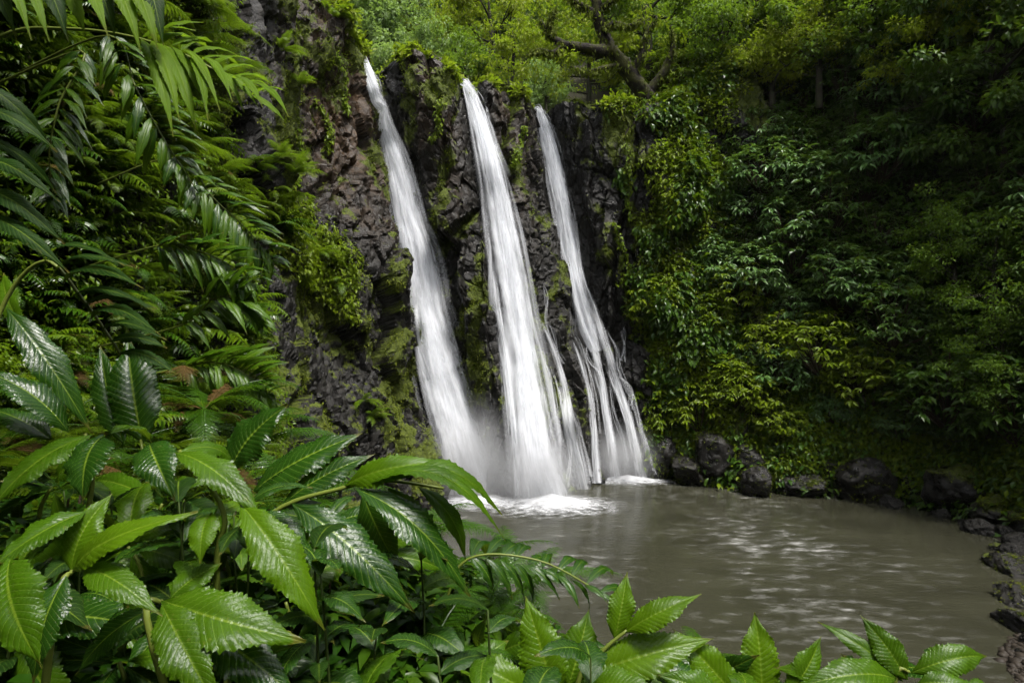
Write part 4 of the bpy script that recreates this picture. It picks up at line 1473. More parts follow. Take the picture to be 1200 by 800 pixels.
trk = [loc31(772, 160), loc31(760, 118, 30.8), loc31(742, 92, 30.6), loc31(722, 66, 30.4), loc31(708, 44, 30.4), loc31(701, 20, 30.3), loc31(699, -6, 30.2), loc31(704, -40, 30.0)]
tv = tube(trk, [0.68, 0.50, 0.40, 0.36, 0.33, 0.30, 0.25, 0.16], 12, 8, 0.5)
limbs = [
    ([loc31(716, 60, 30.4), loc31(698, 60, 29.8), loc31(675, 55, 29.6), loc31(655, 50, 29.4), loc31(640, 36, 29.2), loc31(632, 20, 29)], [0.26, 0.24, 0.2, 0.16, 0.09, 0.03]),
    ([loc31(662, 52, 29.5), loc31(648, 62, 29.2), loc31(632, 58, 29), loc31(618, 64, 28.8)], [0.12, 0.1, 0.06, 0.02]),
    ([loc31(648, 44, 29.3), loc31(644, 25, 29.1), loc31(652, 8, 29)], [0.1, 0.06, 0.02]),
    ([loc31(701, 18, 30.3), loc31(684, 8, 30), loc31(668, -2, 29.8), loc31(650, -20, 29.6)], [0.16, 0.13, 0.09, 0.03]),
    ([loc31(700, 14, 30.3), loc31(715, 2, 30), loc31(730, -12, 30), loc31(745, -30, 30)], [0.15, 0.12, 0.08, 0.03]),
    ([loc31(705, 36, 30.3), loc31(720, 28, 29.6), loc31(738, 30, 29.2), loc31(752, 22, 29)], [0.12, 0.09, 0.06, 0.02]),
    ([loc31(738, 88, 30.6), loc31(752, 66, 30.2), loc31(756, 44, 30), loc31(770, 20, 29.8)], [0.22, 0.17, 0.11, 0.04]),
    ([loc31(758, 112, 30.8), loc31(778, 84, 30.4), loc31(788, 56, 30.2), loc31(786, 30, 30)], [0.24, 0.18, 0.1, 0.04]),
    ([loc31(730, 76, 30.5), loc31(706, 80, 29.7), loc31(686, 84, 29.3), loc31(668, 78, 29)], [0.12, 0.09, 0.05, 0.02]),
    ([loc31(764, 136, 30.9), loc31(750, 140, 30.2), loc31(738, 150, 29.6), loc31(730, 165, 29.4)], [0.25, 0.18, 0.12, 0.05]),
]
obj('trunk', mesh('trunk', *join([tv])[:2], M['bark']), ht_)
tips = []
for pts, r_ in limbs:
    obj('limb', mesh('limb', *join([tube(pts, [1.3 * a for a in r_], 8, 6, 0.5)])[:2], M['bark']), ht_)
    tips += [pts[-1], pts[-2]]
    for _ in range(3):
        tips.append(pts[-1] + rt.normal(size=3) * 0.8)
# hanging moss tufts on trunk and limbs
mp_ = []
for pts, r_ in [(trk, [.5] * 8)] + limbs:
    c_ = crom(pts, np.linspace(0.2, len(pts) - 1.2, 90))
    rr_ = np.interp(np.linspace(0.2, len(pts) - 1.2, 90), range(len(pts)), r_)
    mp_.append(c_ + rnd_dirs(90, rt) * rr_[:, None] * 1.1)
mp_ = np.vstack(mp_)
dn = np.tile(np.array((0, 0, -1.0)), (len(mp_), 1))
v, q, t = scatter_leaves(mp_, dn, 5, 0.08, 0.2, rt, 'tiny', 0.8)
obj('moss', mesh('moss', v, t, M['mosstuft'], smooth=False), ht_, kind='stuff')
tips = np.array(tips)
cl = tips[rt.integers(0, len(tips), 80)] + rt.normal(size=(80, 3)) * np.array((0.8, 0.5, 0.5)) + np.array((0, 1.3, 0.3))
v, q, t = crown_leaves(cl, rt.uniform(0.25, 0.6, 80), 34, 0.24, rt, 'diamond', 0.42, 0.4)
obj('crown', mesh('crown', v, t, M['crown_lime'], smooth=False), ht_, kind='stuff')


# ------------------------------------------------------------------ ferns on the left wall
def frond(seed, length=1.1, pairs=24, plen=0.20, droop=0.9, bip=True, kind='tiny', lw=0.3):
    """a frond growing along +Y and bending down"""
    rng = np.random.default_rng(seed)
    t = np.linspace(0, 1, 12)
    a = 0.55 - droop * 1.5 * t ** 1.2
    dy, dz = np.cos(a), np.sin(a)
    y = np.concatenate([[0], np.cumsum(dy[:-1])]) / 11 * length
    z = np.concatenate([[0], np.cumsum(dz[:-1])]) / 11 * length
    x = 0.08 * length * rng.normal() * t ** 2
    c = np.stack([x, y, z], -1)
    s = tube(c[::2], np.linspace(0.007, 0.002, 6) * length, 4, 2)
    tt = np.linspace(0.12, 0.99, pairs)
    p = crom(c, tt * 11)
    tg = unit(np.stack([np.interp(tt, t, k) for k in np.gradient(c, axis=0).T], -1))
    nr = unit(np.cross(np.array((1.0, 0, 0)), tg))
    prof = np.sin(np.pi * np.clip(0.12 + 0.88 * tt, 0, 1)) ** 0.7 * (1 - 0.35 * tt)
    parts = [s]
    for sd_ in (-1, 1):
        d = np.array((sd_, 0, 0)) * 0.9 + tg * 0.55 - nr * 0 + np.array((0, 0, -0.22)) + rng.normal(size=(pairs, 3)) * 0.06
        L_ = plen * length * prof * rng.uniform(0.85, 1.1, pairs)
        if bip:
            m_ = 11
            f = np.linspace(0.06, 0.97, m_)
            d = unit(d)
            o = p[:, None, :] + d[:, None, :] * (L_[:, None] * f[None])[..., None] + np.array((0, 0, -1.0)) * (0.18 * L_[:, None] * f[None] ** 2)[..., None]
            w_ = unit(np.cross(d, nr))
            for s2 in (-1, 1):
                dd = d[:, None, :] * 0.75 + s2 * w_[:, None, :] + rng.normal(size=(pairs, m_, 3)) * 0.12
                ll = L_[:, None] * 0.24 * (1 - 0.7 * f[None])
                parts.append(leaves(kind, o.reshape(-1, 3), dd.reshape(-1, 3), np.repeat(nr, m_, 0), ll.ravel(), ll.ravel() * 0.55))
        else:
            parts.append(leaves('long', p, d, nr, L_, L_ * lw))
    return join([pt if len(pt) == 3 else pt for pt in parts])


def frond_mesh(seed, mat, **kw):
    v, f = frond(seed, **kw)
    return mesh('frond', v, f, mat, smooth=False)


FR = {
    'fine': [frond_mesh(100 + k, M['fern'], droop=0.7 + 0.15 * k) for k in range(4)],
    'finedark': [frond_mesh(110 + k, M['fern_dark'], droop=0.8 + 0.15 * k) for k in range(3)],
    'dead': [frond_mesh(140 + k, M['fern_dead'], droop=1.05 + 0.15 * k) for k in range(2)],
    'broad': [frond_mesh(120 + k, M['fern'], pairs=17, plen=0.26, bip=False, lw=0.24, droop=0.75 + .15 * k) for k in range(3)],
    'broaddark': [frond_mesh(130 + k, M['fern_dark'], pairs=15, plen=0.3, bip=False, lw=0.28, droop=0.7 + .15 * k) for k in range(3)],
}


def fern(kind, loc, out, scale, nf, label, group=None, spread=1.1, name='fern'):
    az = math.atan2(out[1], out[0]) - math.pi / 2
    t = thing(name, label, 'fern', tuple(loc), az, group, scale)
    for k in range(nf):
        fk = 'dead' if vr.random() < 0.05 else kind
        fo = obj('frond', FR[fk][vr.integers(0, len(FR[fk]))], t)
        a = (k / max(1, nf - 1) - 0.5) * 2 * spread + vr.uniform(-.2, .2)
        fo.rotation_euler = (vr.uniform(-0.35, 0.45), vr.uniform(-.3, .3), a)
        fo.scale = (vr.uniform(.75, 1.15),) * 3
    return t


def on_cliff(px, py):
    h = hit(px, py)
    return None if h is None else h[0]


# even cover of the near wall
nf_ = 0
for y_ in range(-60, 560, 33):
    for x_ in range(-40, 330, 33):
        px, py = x_ + vr.uniform(-16, 16), y_ + vr.uniform(-16, 16)
        edge = 215 + 0.16 * py + 30 * math.sin(py * 0.03)
        if py > 200:
            edge = 300 - 0.02 * (py - 200)
        if py > 320:
            edge = 255
        if px > edge + 25:
            continue
        p = on_cliff(px, py)
        if p is None:
            continue
        sc_ = 0.085 * p[1] ** 1.0 * vr.uniform(0.7, 1.15) + 0.25
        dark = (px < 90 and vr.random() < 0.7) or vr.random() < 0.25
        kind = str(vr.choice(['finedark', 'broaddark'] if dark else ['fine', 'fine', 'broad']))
        tier = 'upper' if py < 160 else ('middle' if py < 340 else 'lower')
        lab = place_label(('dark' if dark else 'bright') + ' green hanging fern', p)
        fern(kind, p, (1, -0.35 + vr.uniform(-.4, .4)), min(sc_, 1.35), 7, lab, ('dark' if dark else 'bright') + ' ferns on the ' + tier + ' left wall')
        nf_ += 1
reg = np.where(vis & (cpx < 235 + 0.12 * cpy + 50 * fbm(CP * 0.35, 2) + 45 * sstep(190, 260, cpy)) & (CP[:, 1] < 17), 1.0, 0) * area / np.maximum(CP[:, 1], 3) ** 2
i = pick(reg, 7000)
v, q, t = scatter_leaves(CP[i] + cn[i] * vr.uniform(0.05, 0.6, (len(i), 1)), cn[i], 6, 0.10, 0.10, vr, 'diamond', 0.7)
tag(obj('creeper', mesh('creeper', v, t, M['fern'], smooth=False), kind='stuff'), 'fine leafy creeper between the ferns of the left wall', 'creeper')
# unseen trees added to darken the foreground and break up sky reflections
for k in range(11):
    y_ = -8 + 2.6 * k
    tree(str(vr.choice(['mid', 'dark'])), (-9.6 - vr.uniform(0, 2), y_, 17.5), vr.uniform(.9, 1.2), place_label('added shade tree atop the left wall', (-9.6, max(y_, 4), 24)), 'added shade trees atop the left wall')
for k in range(34):
    x_, y_ = -26 + 54 * (k % 17) / 16 + vr.uniform(-1, 1), -13 - 7 * (k // 17) + vr.uniform(-1.5, 1.5)
    tree(str(vr.choice(['mid', 'dark'])), (x_, y_, 4.5 + 0.75 * max(-y_ - 12, 0)), vr.uniform(1.1, 1.5), 'unseen shade tree added behind the viewer', 'unseen shade trees added behind the viewer')
tree('dark', (-5.0, -3.0, 5.5), 1.15, 'unseen tree added behind the viewer, left, to shade the near bank')
tree('mid', (-4.6, 1.0, 8.5), 0.95, 'unseen tree added on the left wall to shade the near bank')
# the mossy ledge on the left wall
reg = np.where(vis & (np.abs(cpx - 365) < 50) & (cpy > 215) & (cpy < 375) & (cpy > 215 + 0.9 * (cpx - 330)) & (cpy < 330 + 0.7 * (cpx - 350)), 1.0, 0) * area
i = pick(reg, 1100)
v, q, t = scatter_leaves(CP[i] + cn[i] * vr.uniform(0.0, 0.35, (len(i), 1)), cn[i], 7, 0.10, 0.17, vr, 'diamond', 0.9)
tag(obj('creeper', mesh('creeper', v, t, M['shrub_lime'], smooth=False), kind='stuff'), 'yellow green creeper draped over the mossy ledge of the left wall', 'creeper')
# single tufts out on the bare rock
for (px, py, s_, lab) in ((345, 205, 0.9, 'bright fern tuft jutting from the bare rock below the big backlit frond'), (330, 185, 0.7, 'small bright fern beside the jutting fern tuft'),
                          (395, 335, 0.9, 'yellow green fern tuft at the right end of the mossy ledge'), (370, 300, 1.0, 'yellow green ferns draped over the mossy ledge'),
                          (340, 275, 1.0, 'fern hanging on the left end of the mossy ledge'), (300, 250, 1.0, 'glossy fern above the mossy ledge'),
                          (275, 400, 0.9, 'bright finely cut fern against the dark rock'), (265, 365, 0.9, 'bright fern with toothed leaflets above the finely cut one'),
                          (330, 60, 0.8, 'mossy fern tuft high on the dark rock'), (350, 100, 0.8, 'yellow fern tuft under the highest one on the dark rock'),
                          (435, 490, 0.8, 'yellow green hanging moss fern low on the buttress'), (425, 470, 0.7, 'small fern above the hanging one low on the buttress'),
                          (390, 20, 0.8, 'fern tuft on the brown buttress at the top edge')):
    p = on_cliff(px, py)
    if p is not None:
        fern('fine', p, (0.9, -0.6), s_ * 1.25, 8, lab)

# ------------------------------------------------------------------ broad leaved plants in the foreground
NVEIN, VK = 17, 0.16


def leaf_geo(B, T, hw, bow=0.12, hint=(0, -0.6, 0.8), seed=0, rows=86, cols=15, fold=0.22, side_bow=0.0, corr=0.19, lobes=0.0):
    """a corrugated, toothed leaf from its base B to its tip T"""
    rng = np.random.default_rng(seed)
    B, T = np.asarray(B, float), np.asarray(T, float)
    L_ = np.linalg.norm(T - B)
    d = (T - B) / L_
    n = np.asarray(hint, float)
    n = n - d * (n @ d)
    n = n / (np.linalg.norm(n) + 1e-9)
    s_ = np.cross(d, n)
    t = np.linspace(0, 1, rows)
    u = np.linspace(-1, 1, cols)
    arch = 4 * t * (1 - t) * (1 - 0.25 * (t - 0.5))
    c = B + (T - B) * t[:, None] + n * (bow * L_ * arch)[:, None] + s_ * (side_bow * L_ * arch)[:, None]
    tg = unit(np.gradient(c, axis=0))
    nn = unit(n - tg * (tg @ n)[:, None])
    ss = np.cross(tg, nn)
    tw = rng.uniform(-.6, .6) * (t - 0.3)
    nn, ss = nn * np.cos(tw)[:, None] - ss * np.sin(tw)[:, None], ss * np.cos(tw)[:, None] + nn * np.sin(tw)[:, None]
    w = hw * 1.06 * np.sin(np.pi * np.clip(t, 0, 1) ** (0.80 + 0.12 * rng.random())) ** 1.0 * (1 - 0.45 * t ** 3)
    w = np.maximum(w, 0.002)
    ph = t[:, None] + 0 * u[None] - VK * np.abs(u)[None]
    tq = (t + 0.02) * NVEIN * (1.6 + 0.5 * rng.random())
    tam = rng.uniform(0.3, 1.3, 64)
    teeth = (tq % 1.0) * tam[np.clip(tq.astype(int), 0, 63)]
    au = np.abs(u)[None]
    jag = 1 + (au ** 3) * (0.17 * (teeth[:, None] - 0.5) + 0.06 * np.sin(t * 17 + seed)[:, None] - lobes * (np.sin(t * NVEIN * 1.3 + seed) > 0.2)[:, None] * 0.2)
    x = u[None] * w[:, None] * jag
    f = fold + 0.08 * np.sin(t * 5 + seed)
    z = w[:, None] * (f[:, None] * au - 0.34 * au ** 2.2) + corr * hw * np.abs(np.sin(np.pi * NVEIN * ph)) * (au ** 0.7) * (1 - 0.25 * au) * np.sqrt(w / hw)[:, None]
    z = z + 0.05 * hw * np.sin(t * 9 + seed * 2)[:, None] * u[None] + 0.06 * hw * np.sin(t[:, None] * 23 + 3 * u[None]) * au ** 2
    v = c[:, None] + ss[:, None] * x[..., None] + nn[:, None] * z[..., None]
    uv = np.stack([np.repeat(u[None], rows, 0), np.repeat(t[:, None], cols, 1)], -1)
    return v.reshape(-1, 3), grid_faces(rows, cols), uv.reshape(-1, 2), c, nn


HINT = {'m': (0, -0.6, 0.8), 'u': (0, -0.15, 1), 'c': (0, -1, 0.25), 'r': (0.7, -0.5, 0.5), 'l': (-0.7, -0.5, 0.5), 'd': (0, 0.5, 1), 'x': (0.5, -0.9, 0.2)}
hero_seed = [0]


def hero_plant(label, root, stems, leaf_list, name='broadleaf_plant', stem_r=0.008):
    """leaf: (base px, py, Y, tip px, py, Y, half width px, bow, hint, material[, side bow])"""
    root = np.asarray(root, float)
    t = thing(name, label, 'plant', tuple(root))
    for pts in stems:
        w = [root if p is None else P(*p) for p in pts]
        w = [a - root for a in w]
        r_ = np.linspace(stem_r * 1.5, stem_r * 0.7, len(w))
        obj('stem', mesh('stem', *join([tube(w, r_, 7, 6)])[:2], M['stem']), t)
    jit = np.random.default_rng(int(abs(root[0]) * 100) + len(leaf_list))
    for lf in leaf_list:
        hero_seed[0] += 1
        if len(leaf_list) > 5 and name != 'broadleaf_plant':
            lf = list(lf)
            lf[3] += jit.normal() * 7
            lf[4] += jit.normal() * 7
            lf[5] += jit.normal() * 0.06
            lf[6] *= jit.uniform(0.75, 1.2)
        bx, by, bY, tx, ty, tY, hw, bow, hint, mt = lf[:10]
        sb = lf[10] if len(lf) > 10 else 0.0
        h = HINT[hint] if isinstance(hint, str) else hint
        v, f, uv, c, nn = leaf_geo(P(bx, by, bY), P(tx, ty, tY), (0.86 if by > 730 and bx > 600 else 0.76) * hw / FPX * 0.5 * (bY + tY), bow, h, hero_seed[0], side_bow=sb, lobes=0.3 if hero_seed[0] % 4 == 0 else 0.0)
        lo = obj('leaf', mesh('leaf', v - root, f, M[mt], uv=uv), t)
        rr = np.linspace(0.0030, 0.0005, 12) * (hw / 55.0) * bY / 2.0
        k = np.linspace(0, len(c) - 1, 12).astype(int)
        rv = tube(c[k] - nn[k] * 0.002 - root, rr, 5, 2)
        obj('midrib', mesh('midrib', *join([rv])[:2], M['stem']), lo)
    return t


def bank(x, y):
    return np.array((x, y, float(ground_z(np.array([x]), np.array([y]))[0]) - 0.05))


H, HD, HLt = 'hero', 'hero_dark', 'hero_light'
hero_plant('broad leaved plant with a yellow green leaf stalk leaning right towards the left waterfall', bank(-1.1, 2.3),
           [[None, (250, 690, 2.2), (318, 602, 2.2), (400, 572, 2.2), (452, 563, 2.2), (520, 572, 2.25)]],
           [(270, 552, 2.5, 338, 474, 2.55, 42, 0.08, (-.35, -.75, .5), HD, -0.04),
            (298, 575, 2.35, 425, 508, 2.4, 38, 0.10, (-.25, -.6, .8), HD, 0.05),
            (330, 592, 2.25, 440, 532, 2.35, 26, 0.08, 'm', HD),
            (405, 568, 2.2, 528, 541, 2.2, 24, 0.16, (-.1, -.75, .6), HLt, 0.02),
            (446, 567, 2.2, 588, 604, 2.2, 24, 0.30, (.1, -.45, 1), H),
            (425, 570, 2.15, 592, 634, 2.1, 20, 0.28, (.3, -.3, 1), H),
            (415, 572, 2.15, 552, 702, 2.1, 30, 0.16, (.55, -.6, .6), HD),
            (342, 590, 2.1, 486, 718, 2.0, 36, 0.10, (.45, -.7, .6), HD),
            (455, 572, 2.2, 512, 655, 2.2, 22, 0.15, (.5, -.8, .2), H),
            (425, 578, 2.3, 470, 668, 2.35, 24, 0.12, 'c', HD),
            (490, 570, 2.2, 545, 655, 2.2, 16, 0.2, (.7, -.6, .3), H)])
hero_plant('broad leaved plant with one long bright toothed leaf hanging straight down, lower left', bank(-0.75, 1.7),
           [[None, (255, 700, 1.7), (262, 600, 1.7), (210, 528, 1.75)]],
           [(205, 530, 1.75, 308, 606, 1.65, 26, 0.12, (.3, -.5, .8), H),
            (282, 590, 1.66, 380, 738, 1.55, 34, 0.13, (.35, -.75, .55), HLt),
            (250, 605, 1.7, 310, 590, 1.9, 18, 0.1, 'm', HLt),
            (248, 600, 1.7, 235, 660, 1.6, 22, 0.2, 'm', HLt),
            (300, 600, 1.85, 370, 655, 1.8, 22, 0.15, 'm', HD)])
hero_plant('broad leaved plant with bright upturned leaves at the lower left edge', bank(-1.15, 1.3),
           [[None, (60, 745, 1.35), (85, 668, 1.4)]],
           [(86, 668, 1.4, 232, 600, 1.4, 27, 0.17, (.1, -.65, .75), HLt, 0.04),
            (84, 668, 1.42, 132, 578, 1.5, 26, 0.10, (.2, -.8, .5), HLt, -0.06),
            (100, 600, 1.45, -10, 665, 1.3, 28, 0.08, (-.1, -.7, .6), H),
            (12, 655, 1.2, 50, 782, 1.1, 46, 0.16, (-.1, -.65, .7), H),
            (98, 666, 1.38, 190, 722, 1.3, 25, 0.16, (.2, -.6, .8), H),
            (78, 675, 1.35, 40, 800, 1.25, 30, 0.12, 'm', HD)])
hero_plant('broad leaved plant with a wide lobed leaf spreading right near the bottom left', bank(-0.55, 1.4),
           [[None, (180, 760, 1.4), (190, 704, 1.45)]],
           [(190, 703, 1.45, 358, 752, 1.42, 44, 0.12, (.1, -.65, .75), H, 0.05),
            (190, 708, 1.42, 258, 835, 1.3, 36, 0.12, (.3, -.75, .5), H),
            (232, 735, 1.5, 352, 822, 1.42, 36, 0.12, (.3, -.6, .7), HD),
            (180, 712, 1.45, 90, 790, 1.4, 24, 0.14, 'm', HD),
            (200, 700, 1.6, 260, 660, 1.7, 26, 0.1, 'm', H)])
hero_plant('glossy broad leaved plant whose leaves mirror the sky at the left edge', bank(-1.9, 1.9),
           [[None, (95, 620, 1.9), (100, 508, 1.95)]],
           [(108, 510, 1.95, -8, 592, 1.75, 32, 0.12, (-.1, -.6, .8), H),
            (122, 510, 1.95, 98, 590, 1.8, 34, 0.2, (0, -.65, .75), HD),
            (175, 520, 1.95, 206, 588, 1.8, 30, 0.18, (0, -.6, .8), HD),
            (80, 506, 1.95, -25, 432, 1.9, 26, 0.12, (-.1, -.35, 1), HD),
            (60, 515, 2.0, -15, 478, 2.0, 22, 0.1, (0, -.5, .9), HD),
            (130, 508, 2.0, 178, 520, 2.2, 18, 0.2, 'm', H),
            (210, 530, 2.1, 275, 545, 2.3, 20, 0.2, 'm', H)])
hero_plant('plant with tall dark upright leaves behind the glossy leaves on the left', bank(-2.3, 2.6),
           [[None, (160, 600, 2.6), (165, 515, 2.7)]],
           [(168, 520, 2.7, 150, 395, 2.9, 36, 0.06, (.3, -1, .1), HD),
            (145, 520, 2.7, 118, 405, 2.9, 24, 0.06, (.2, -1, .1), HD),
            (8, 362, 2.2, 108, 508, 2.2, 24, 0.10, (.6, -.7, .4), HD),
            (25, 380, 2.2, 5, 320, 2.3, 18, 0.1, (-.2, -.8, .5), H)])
hero_plant('upright bright plant with wide leaves at the bottom centre', bank(0.15, 2.0),
           [[None, (672, 830, 2.1), (700, 770, 2.1), (735, 738, 2.1)], [None, (655, 840, 2.1), (650, 810, 2.1)]],
           [(652, 818, 2.1, 616, 698, 2.2, 32, 0.08, (-.1, -.9, .5), HLt),
            (665, 805, 2.15, 690, 714, 2.25, 27, 0.08, (.15, -.85, .5), H),
            (732, 740, 2.1, 822, 696, 2.1, 19, 0.14, (0, -.6, .8), HLt, 0.03),
            (720, 748, 2.12, 735, 670, 2.2, 18, 0.08, (0, -.9, .4), HLt),
            (684, 792, 2.1, 836, 748, 2.1, 30, 0.10, (.1, -.7, .7), HLt),
            (625, 815, 2.05, 518, 770, 2.1, 24, 0.16, (0, -.65, .75), HLt),
            (705, 770, 2.15, 660, 745, 2.3, 16, 0.14, 'm', H),
            (690, 805, 2.0, 775, 812, 1.9, 28, 0.14, 'm', H)])
hero_plant('upright bright plant with one symmetrical leaf standing at the bottom right of centre', bank(0.85, 2.0),
           [[None, (885, 840, 2.1), (890, 810, 2.1)]],
           [(893, 822, 2.1, 884, 717, 2.2, 27, 0.06, (0, -.95, .3), HLt),
            (868, 825, 2.1, 788, 736, 2.15, 26, 0.12, (-.2, -.75, .6), HLt),
            (920, 818, 2.1, 962, 745, 2.2, 21, 0.08, (.2, -.9, .4), H),
            (850, 830, 2.0, 770, 790, 2.0, 24, 0.15, 'm', H)])
hero_plant('plant with leaves fanning out in front of the pool at the bottom right', bank(1.35, 2.05),
           [[None, (1045, 830, 2.1), (1066, 786, 2.1)]],
           [(1062, 796, 2.1, 1008, 720, 2.2, 20, 0.10, (-.1, -.85, .5), H),
            (1058, 798, 2.12, 958, 728, 2.25, 14, 0.14, (-.2, -.7, .7), H),
            (1068, 788, 2.1, 1156, 768, 2.1, 20, 0.20, (0, -.65, .75), H),
            (1050, 796, 2.05, 930, 806, 2.0, 24, 0.18, (0, -.6, .8), H),
            (1075, 800, 2.05, 1150, 812, 2.0, 18, 0.16, 'm', H)])
# the arching frond in the middle, leaflets hanging like a comb
fl = []
for k in range(10):
    f = k / 9
    bx, by = 552 + 150 * f, 652 + 8 * f + 34 * f * f
    fl.append((bx, by, 2.5, bx + 34 - 8 * f, by + 44 - 16 * f, 2.45, 10 - 4 * f, 0.15, (.3, -.5, .8), HD))
    fl.append((bx, by, 2.5, bx + 26 - 4 * f, by - 8 + 6 * f, 2.75, 12 - 5 * f, 0.2, (0, -.5, .9), HD))
hero_plant('dark arching frond with comb like leaflets drooping in front of the near water', bank(-0.4, 2.6),
           [[None, (520, 720, 2.5), (548, 655, 2.5), (630, 656, 2.5), (704, 694, 2.5)]], fl, 'fern_frond_plant', 0.005)
# dark compound leaf on the left
fl = []
for k in range(9):
    f = k / 8
    bx, by = 52 + 88 * f, 306 + 108 * f
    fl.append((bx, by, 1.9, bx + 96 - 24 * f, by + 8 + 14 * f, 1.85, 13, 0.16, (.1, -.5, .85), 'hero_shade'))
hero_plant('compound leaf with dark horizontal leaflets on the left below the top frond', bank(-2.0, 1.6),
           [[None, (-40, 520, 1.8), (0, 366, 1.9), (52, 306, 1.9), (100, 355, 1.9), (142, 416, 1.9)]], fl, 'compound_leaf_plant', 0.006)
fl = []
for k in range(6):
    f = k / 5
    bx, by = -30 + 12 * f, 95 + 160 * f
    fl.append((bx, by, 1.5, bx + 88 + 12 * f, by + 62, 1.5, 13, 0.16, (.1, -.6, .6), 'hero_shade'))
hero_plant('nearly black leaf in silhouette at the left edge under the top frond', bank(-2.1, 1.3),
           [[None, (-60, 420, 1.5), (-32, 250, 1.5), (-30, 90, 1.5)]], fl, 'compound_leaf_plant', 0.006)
# the backlit frond reaching in along the top left
fl = []
for k in range(12):
    f = k / 11
    bx, by = 165 + 130 * f, 46 + 20 * f + 46 * f * f
    fl.append((bx, by, 2.3, bx + 34 + 8 * f, by + 92 * (1 - f) + 22, 2.15, 11 - 4 * f, 0.12, (.35, -.55, .75), 'hero_backlit'))
    fl.append((bx, by, 2.3, bx + 52 - 6 * f, by - 14 + 22 * f, 2.5, 11 - 4 * f, 0.12, (.1, -.5, .85), 'hero_backlit'))
fl.append((295, 112, 2.3, 338, 140, 2.3, 8, 0.1, (.2, -.6, .75), 'hero_backlit'))
hero_plant('backlit bright green frond with toothed leaflets reaching in at the upper left', bank(-2.9, 1.9),
           [[None, (-120, 420, 2.1), (-90, 120, 2.2), (0, 43, 2.25), (80, 34, 2.3), (165, 46, 2.3), (240, 76, 2.3), (300, 116, 2.3)]], fl, 'fern_frond_plant', 0.006)
fl = []
for k in range(10):
    f = k / 9
    bx, by = -20 + 190 * f, -45 + 18 * f
    fl.append((bx, by, 2.2, bx + 30, by + 86, 2.1, 14, 0.12, (.3, -.6, .7), 'hero_backlit' if k % 3 else 'hero_shade'))
hero_plant('green leaflets hanging in from above at the top left corner', bank(-3.2, 1.5),
           [[None, (-260, 300, 2.1), (-160, 0, 2.2), (-20, -46, 2.2), (170, -28, 2.2)]], fl, 'compound_leaf_plant', 0.006)

for k, (path, lab) in enumerate((
        ([(128, 42, 4.6), (160, 105, 4.5), (195, 168, 4.5), (232, 225, 4.6)], 'glossy frond mirroring the sky, hanging diagonally below the backlit top frond'),
        ([(205, 185, 5.6), (250, 232, 5.5), (292, 272, 5.5), (318, 305, 5.6)], 'glossy hanging frond above the bare dark rock, lower end near the mossy ledge'),
        ([(185, 288, 5.0), (225, 292, 4.9), (265, 308, 4.9), (295, 332, 5.0)], 'glossy frond with pale shining leaflets left of the bare dark rock'),
        ([(95, 60, 4.0), (70, 120, 3.9), (58, 180, 3.9), (62, 235, 4.0)], 'dark glossy frond hanging straight down beside the black silhouette frond'),
        ([(215, 380, 5.0), (250, 350, 4.9), (278, 352, 4.9), (300, 372, 5.0)], 'bright arching frond against the bare dark rock'),
        ([(215, 430, 4.6), (255, 425, 4.5), (290, 440, 4.5), (312, 465, 4.6)], 'wet frond arching low over the bare dark rock'))):
    fl = []
    w_ = np.array([P(*a) for a in path])
    for j in range(17):
        f = j / 16
        c_ = crom(w_, np.array([f * (len(w_) - 1)]))[0]
        px, py = PIX(c_)
        for sd_ in (-1, 1):
            tx, ty = path[-1][0] - path[0][0], path[-1][1] - path[0][1]
            r_ = math.hypot(tx, ty)
            tx, ty = tx / r_, ty / r_
            ln = 34 * (0.35 + math.sin(math.pi * (0.15 + 0.8 * f)))
            fl.append((px, py, c_[1], px + ln * (0.75 * tx - sd_ * 0.8 * ty), py + ln * (0.75 * ty + sd_ * 0.8 * tx) + 6, c_[1] - 0.05, 6.5, 0.12, (.5, -.55, .75), ('hero' if j % 3 else HD) if k < 4 else 'hero'))
    root_ = w_[0] + np.array((-0.9, 0.2, -0.2))
    hero_plant(lab, root_, [[None] + path], fl, 'fern_frond_plant', 0.006)

